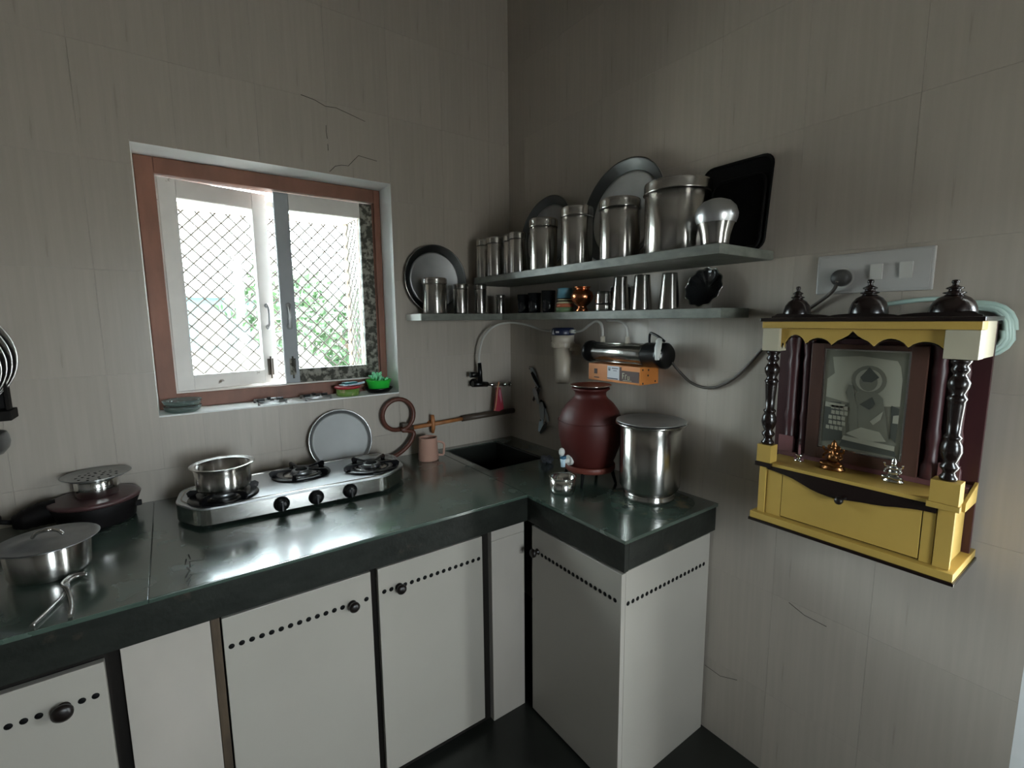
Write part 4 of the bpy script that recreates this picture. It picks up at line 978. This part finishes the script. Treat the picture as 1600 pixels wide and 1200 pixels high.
# drawer box
gm = G(); gm.box((SF+.020, -1.440, .9525), (BP-.001, -1.822, 1.078)); gm.part('drawer_box', 'dark_wood', sh)
gm = G(); gm.box((SF+.014, -1.490, .956), (SF+.0195, -1.782, 1.076), .001); dw = gm.part('drawer', 'yellow', sh)
gm = G(); gm.lathe([(0, .026), (.007, .026), (.009, .022), (.009, .016), (.0045, .012), (.005, 0)], 18, TR((SF+.014, -1.630, 1.046), ry=-PI/2)); gm.part('knob', 'knob', dw)
for a, b_ in ((-1.430, -1.448), (-1.4500, -1.4885), (-1.784, -1.806), (-1.808, -1.836)):
    gm = G(); gm.box((SF+.010 if abs(a) in (1.430, 1.808) else SF+.014, a, .9525), (SF+.0195, b_, 1.084), .0008); gm.part('corner_post', 'yellow', sh)
gm = G(); gm.box((SF+.0205, -1.8225, .9525), (BP-.001, -1.828, 1.078), .0008); gm.part('side_panel', 'yellow', sh)
gm = G(); gm.box((SF+.0205, -1.434, .9525), (BP-.001, -1.4395, 1.078), .0008); gm.part('side_panel', 'yellow', sh)
# dark scalloped apron below the deck
def wave_poly(y0, y1, ztop, zs):
    n = len(zs); low = [(y0+(y1-y0)*i/(n-1), z_) for i, z_ in enumerate(zs)]
    return [(y0, ztop)] + low + [(y1, ztop)]
zs = [1.078, 1.076, 1.073, 1.068, 1.060, 1.052, 1.047, 1.045, 1.046, 1.049, 1.052, 1.054, 1.057, 1.062, 1.066, 1.069, 1.070]
gm = G(); gm.prism(wave_poly(-1.452, -1.806, 1.089, zs), 0, .005, on_right(SF+.0125)); gm.part('apron', 'dark_wood', sh, 'dark scalloped apron')
# deck
gm = G(); gm.box((SF+.002, -1.432, 1.0895), (BP-.001, -1.838, 1.098), .001); gm.part('deck', 'yellow', sh)
gm = G(); gm.box((BP-.035, -1.432, 1.0985), (BP-.001, -1.835, 1.112), .001); gm.part('step', 'maroon_lite', sh, 'maroon step at the back of the deck')
gm = G(); gm.prism([(SF+.045, 1.075), (BP-.002, 1.075), (BP-.002, 1.120), (SF+.045, 1.094)], -1.844, -1.8385, Matrix(((1, 0, 0, 0), (0, 0, 1, 0), (0, 1, 0, 0), (0, 0, 0, 1)))); gm.part('side_rail', 'yellow', sh)
# post blocks, posts and top blocks
turned = [(.0, 0), (.013, 0), (.014, .006), (.010, .012), (.009, .018), (.014, .026), (.0145, .030), (.009, .038), (.014, .050), (.0165, .062), (.015, .076), (.011, .086), (.0135, .090), (.0135, .093), (.0095, .097),
          (.0105, .125), (.0125, .160), (.0125, .166), (.015, .172), (.0125, .177), (.010, .182), (.0155, .196), (.0165, .206), (.012, .216), (.0085, .222), (.0135, .230), (.0135, .234), (.010, .240), (.015, .248), (.0145, .2530), (0, .2530)]
for yy, s_ in ((-1.446, 1.0), (-1.818, 1.0)):
    w_ = .0185 if yy > -1.6 else .024
    gm = G(); gm.box((SF-.006, yy+w_, 1.0985), (SF+.030, yy-w_, 1.146), .001); gm.part('post_block', 'yellow', sh)
    gm = G(); gm.box((SF-.008, yy+w_+.003, 1.086), (SF+.0018, yy-w_-.003, 1.0980), .001); gm.part('block_ledge', 'yellow' if yy < -1.6 else 'dark_wood', sh)
    gm = G(); gm.lathe([(r_*1.12, z_) for r_, z_ in turned], 28, TR((SF+.012, yy, 1.1465))); gm.part('turned_post', 'dark_wood', sh)
    gm = G(); gm.box((SF-.008, yy+w_+.002, 1.4000), (SF+.034, yy-w_-.003, 1.4585), .001); gm.part('top_block', 'cream_block', sh, 'cream square block')
# half columns and maroon inner panels at the back
for yy, r_ in ((-1.452, .016), (-1.488, .013), (-1.762, .016), (-1.800, .015)):
    gm = G(); gm.lathe([(r_*1.2, 0), (r_*1.2, .03), (r_*.8, .04), (r_*.8, .08), (r_, .10), (r_*.8, .12), (r_*.85, .22), (r_, .25), (r_*.8, .27), (r_*1.1, .30), (r_*1.2, .32), (r_*1.2, .345)], 20, TR((BP-.0185, yy, 1.1125))); gm.part('rear_column', 'maroon', sh)
for yy in (-1.452, -1.800):
    gm = G(); gm.box((BP-.040, yy+.020, 1.1125), (BP-.001, yy-.020, 1.152), .001) if False else gm.box((BP-.0420, yy+.019, 1.1125), (BP-.0388, yy-.019, 1.158), .001); gm.part('base_block', 'maroon_lite', sh)
# valance
yv0, yv1 = -1.470, -1.790
pts = []
arcs = [(-1.4675, -1.476, 1.410, 1.422), (-1.476, -1.526, 1.422, 1.443), (-1.526, -1.583, 1.422, 1.436), (-1.583, -1.669, 1.420, 1.440), (-1.669, -1.731, 1.420, 1.438), (-1.731, -1.789, 1.420, 1.433)]
for a0, a1, zb_, zt_ in arcs:
    for k in range(9):
        t_ = k/8; y_ = a0+(a1-a0)*t_; z_ = zb_+(zt_-zb_)*math.sin(PI*t_)**.7 if k not in (0, 8) else zb_
        if (a0, a1) == (-1.583, -1.669): z_ += .014*max(0, 1-abs(t_-.5)*6)
        pts.append((y_, z_))
gm = G(); gm.prism([(-1.4675, 1.4580)] + pts + [(-1.789, 1.4580)], 0, .006, on_right(SF+.010)); gm.part('valance', 'yellow', sh, 'yellow scalloped valance')
gm = G(); gm.prism([(y_-.0, z_-.004) for y_, z_ in [(-1.4675, 1.440)] + pts + [(-1.789, 1.440)]], 0, .003, on_right(SF+.0135)); gm.part('valance_backing', 'dark_wood', sh)
gm = G(); gm.box((SF-.010, -1.424, 1.4590), (SF+.036, -1.846, 1.4755), .001); gm.part('cornice', 'yellow', sh)
gm = G(); gm.box((SF+.0362, -1.836, 1.4), (BP-.001, -1.842, 1.4755), .001); gm.part('side_panel', 'cream_block', sh)
gm = G(); gm.box((SF+.0362, -1.424, 1.4590), (BP-.001, -1.430, 1.4755), .001); gm.part('side_panel', 'yellow', sh)
gm = G(); gm.box((SF-.012, -1.418, 1.4760), (-.036, -1.850, 1.4850), .0015); gm.part('roof_board', 'dark_wood', sh)
cr = []
for k in range(61):
    t_ = k/60; y_ = -1.428-.410*t_
    z_ = 1.4885 + .006*abs(math.sin(t_*PI*3))**.6 + (.004 if .02 < t_ < .07 or .93 < t_ < .98 else 0)
    cr.append((y_, z_))
gm = G(); gm.prism([(-1.428, 1.4852)] + cr + [(-1.838, 1.4852)], 0, .012, on_right(SF+.040)); gm.part('crest', 'dark_wood', sh)
for yy, r_, h_ in ((-1.470, .030, .072), (-1.630, .036, .078), (-1.782, .037, .068)):
    k_ = r_/.036; zq = h_/.078
    prof = [(.039, 0), (.0395, .010), (.0375, .020), (.0335, .031), (.026, .040), (.016, .046), (.013, .048), (.019, .050), (.019, .052), (.011, .054), (.010, .058), (.015, .060), (.014, .062), (.006, .066), (.0045, .070), (.007, .073), (.006, .078), (0, .0795)]
    gm = G(); gm.lathe([(a*k_, b_*zq*1.12) for a, b_ in prof], 30, TR((-.115, yy, 1.4852))); gm.part('dome', 'dark_wood', sh)

# framed religious picture inside the shrine: a seated haloed figure in silver-grey print
t = thing('framed_picture', 'framed silver-grey picture of a seated haloed figure inside the shrine', 'picture', (BP-.030, 0, 0), rot=(0, math.radians(0), 0))
gm = G()
a0, a1, b0_, b1_ = -1.503, -1.744, 1.1125, 1.418; fw_ = .030
gm.box((-.012, a0, b0_), (.0, a0-fw_, b1_), .001); gm.box((-.012, a1+fw_, b0_), (.0, a1, b1_), .001); gm.box((-.012, a0-fw_, b0_), (.0, a1+fw_, b0_+fw_), .001); gm.box((-.012, a0-fw_, b1_-fw_*.4), (.0, a1+fw_, b1_), .001)
gm.part('frame', 'frame_wood', t)
pa0, pa1, pb0, pb1 = a0-fw_-.001, a1+fw_+.001, b0_+fw_+.001, b1_-fw_*.4-.001
w_, h_ = pa0-pa1, pb1-pb0
gm = G(); gm.box((-.006, pa0, pb0), (-.002, pa1, pb1)); gm.part('sheet', 'print_mid', t)
def shp(poly, dz, mt, lab=None):
    gm = G(); gm.prism([(pa0-u*w_, pb0+v*h_) for u, v in poly], dz, dz+.0006, on_right(-.006)); gm.part('print', mt, t, lab)
def circ(cu, cv, r, n=22, sq=1.0, a0=0, a1=2*PI): return [(cu+r*math.cos(a0+(a1-a0)*k/n), cv+r*sq*math.sin(a0+(a1-a0)*k/n)*w_/h_) for k in range(n)]
gm = G(); bw = .0035
gm.box((-.0085, pa0, pb0), (-.006, pa0-bw, pb1)); gm.box((-.0085, pa1+bw, pb0), (-.006, pa1, pb1)); gm.box((-.0085, pa0-bw, pb0), (-.006, pa1+bw, pb0+bw)); gm.box((-.0085, pa0-bw, pb1-bw), (-.006, pa1+bw, pb1)); gm.part('border', 'silver', t, 'thin silver border')
shp([(.05, .52), (.05, .70), (.14, .76), (.10, .92), (.45, .94), (.86, .91), (.90, .86), (.93, .74), (.93, .50), (.5, .46)], .0002, 'print_bg', 'pale sky')
shp([(.04, .06), (.04, .47), (.25, .48), (.30, .10)], .0004, 'print_dk')
shp(circ(.56, .715, .205), .0010, 'print_mid', 'halo'); shp(circ(.56, .715, .155), .0018, 'print_bg')
shp(circ(.56, .70, .105, sq=1.2), .0026, 'print_mid', 'head'); shp([(.46, .74), (.56, .84), (.68, .75), (.60, .70), (.50, .70)], .0032, 'print_dk')
shp([(.40, .56), (.48, .61), (.66, .61), (.74, .56), (.80, .34), (.84, .18), (.62, .20), (.40, .16), (.36, .34)], .0026, 'print_mid', 'body')
shp([(.33, .66), (.30, .58), (.35, .50), (.42, .28), (.48, .24), (.46, .44), (.40, .58), (.38, .66)], .0034, 'print_mid', 'raised arm')
shp([(.34, .18), (.52, .26), (.74, .24), (.82, .16), (.60, .13)], .0034, 'print_bg', 'legs')
shp([(.48, .48), (.60, .44), (.66, .50), (.62, .56)], .0034, 'print_dk'); shp([(.62, .33), (.76, .44), (.74, .36), (.66, .30)], .0040, 'print_bg')
for i in range(5):
    for j in range(4):
        u = .08+.055*j+.02*(i % 2)+.012*i; v = .20+.052*i
        shp([(u, v), (u+.045, v-.004), (u+.046, v+.032), (u+.002, v+.036)], .0012, 'print_bg')
shp([(.05, .42), (.30, .42), (.30, .46), (.05, .47)], .0012, 'print_bg'); shp([(.30, .115), (.92, .085), (.92, .13), (.32, .155)], .0042, 'print_bg', 'seat edge')
shp([(.26, .04), (.94, .03), (.92, .08), (.30, .11)], .0012, 'print_dk'); shp([(.84, .50), (.93, .48), (.92, .16), (.86, .2)], .0008, 'print_dk'); shp([(.87, .34), (.93, .34), (.93, .42), (.87, .41)], .0016, 'print_bg')

# figurines on the deck
def figurine(loc, s_, mt, label, trunk=False, rz=PI):
    t = thing('figurine', label, 'figurine', loc, rz=rz)
    def P(name, fn, m_=mt):
        gm = G(); fn(gm); bmesh.ops.scale(gm.bm, vec=(s_, s_, s_), verts=gm.bm.verts[:]); gm.part(name, m_, t)
    P('base', lambda g_: g_.lathe([(0, 0), (.46, 0), (.48, .06), (.40, .12), (.43, .18), (0, .18)], 24, sx=.7))
    def legs(g_):
        g_.tube(smoothpath([(0, -.12, .27), (.18, -.38, .27), (.26, -.20, .25), (.22, .12, .26)], 4), .09, 8)
        g_.tube(smoothpath([(0, .12, .27), (.18, .38, .27), (.28, .20, .25), (.24, -.10, .28)], 4), .09, 8)
    P('legs', legs)
    def body(g_):
        g_.ell((0, 0, .48), (.20, .24, .26)); g_.ell((0, 0, .72), (.15, .22, .14)); g_.ell((.02, 0, .93), (.12, .13, .14))
        if trunk:
            g_.tube(smoothpath([(.12, 0, .92), (.20, .01, .80), (.20, .04, .68), (.24, .10, .62)], 4), [.05]*4+[.045]*4+[.035]*4+[.03], 8)
            g_.ell((0, .17, .94), (.03, .09, .11)); g_.ell((0, -.17, .94), (.03, .09, .11))
    P('torso', body)
    def arms(g_):
        for s2 in (1, -1):
            g_.tube(smoothpath([(0, s2*.20, .74), (.08, s2*.34, .58), (.22, s2*.28, .50)], 4), .055, 8)
            g_.tube(smoothpath([(-.02, s2*.20, .76), (.0, s2*.36, .78), (.06, s2*.38, .95)], 4), .045, 8)
    P('arms', arms)
    P('crown', lambda g_: g_.lathe([(.13, 1.02), (.14, 1.06), (.10, 1.10), (.11, 1.14), (.06, 1.22), (.02, 1.28), (0, 1.30)], 16))
    return t
figurine((-.118, -1.5835, 1.0985), .060, 'brass', 'brass seated figurine with crown at left front of the shrine deck', True)
figurine((-.112, -1.708, 1.0985), .046, 'silver', 'small silver seated figurine at right on the shrine deck', False)
t = thing('incense_holder', 'tiny silver incense holder at the left end of the shrine deck', 'holder', (-.112, -1.500, 1.0985))
gm = G(); gm.lathe([(0, 0), (.011, 0), (.012, .003), (.006, .006), (.004, .012), (.009, .016), (.010, .020), (.0, .018)], 18); gm.part('cup', 'silver', t)
gm = G(); gm.tube([(0, 0, .018), (.001, .001, .046)], [.0035, .0028], 8); gm.ell((0, .008, .006), .005, 8); gm.ell((0, -.008, .006), .005, 8); gm.part('stem', 'maroon_lite', t)

# coil of pale green tube behind the shrine's upper right corner
t = thing('tube_coil', 'coil of pale green plastic tube hung behind the shrine top right', 'tube coil')
gm = G(); pts = []
for k in range(97):
    a = 2*PI*k/24; rr_ = 1-.06*(k//24); pts.append((-.010-.0055*(k % 2 == 3)-.0045*math.sin(a*.5)-.003*(k//24), -1.792-.072*rr_*math.cos(a), 1.455+.064*rr_*math.sin(a)+.004*math.sin(3*a)))
gm.tube(pts, .0058, 8); gm.part('tube', 'tube_green', t)
gm = G(); gm.tube(smoothpath([(-.012, -1.735, 1.40), (-.016, -1.79, 1.455), (-.014, -1.845, 1.475)], 5), .0055, 8); gm.part('loose_end', 'tube_green', t)
gm = G(); gm.tube(smoothpath([(-.014, -1.790, 1.519), (-.012, -1.72, 1.526), (-.010, -1.66, 1.520), (-.010, -1.60, 1.512)], 5), .0055, 8); gm.part('loose_end', 'tube_green', t)
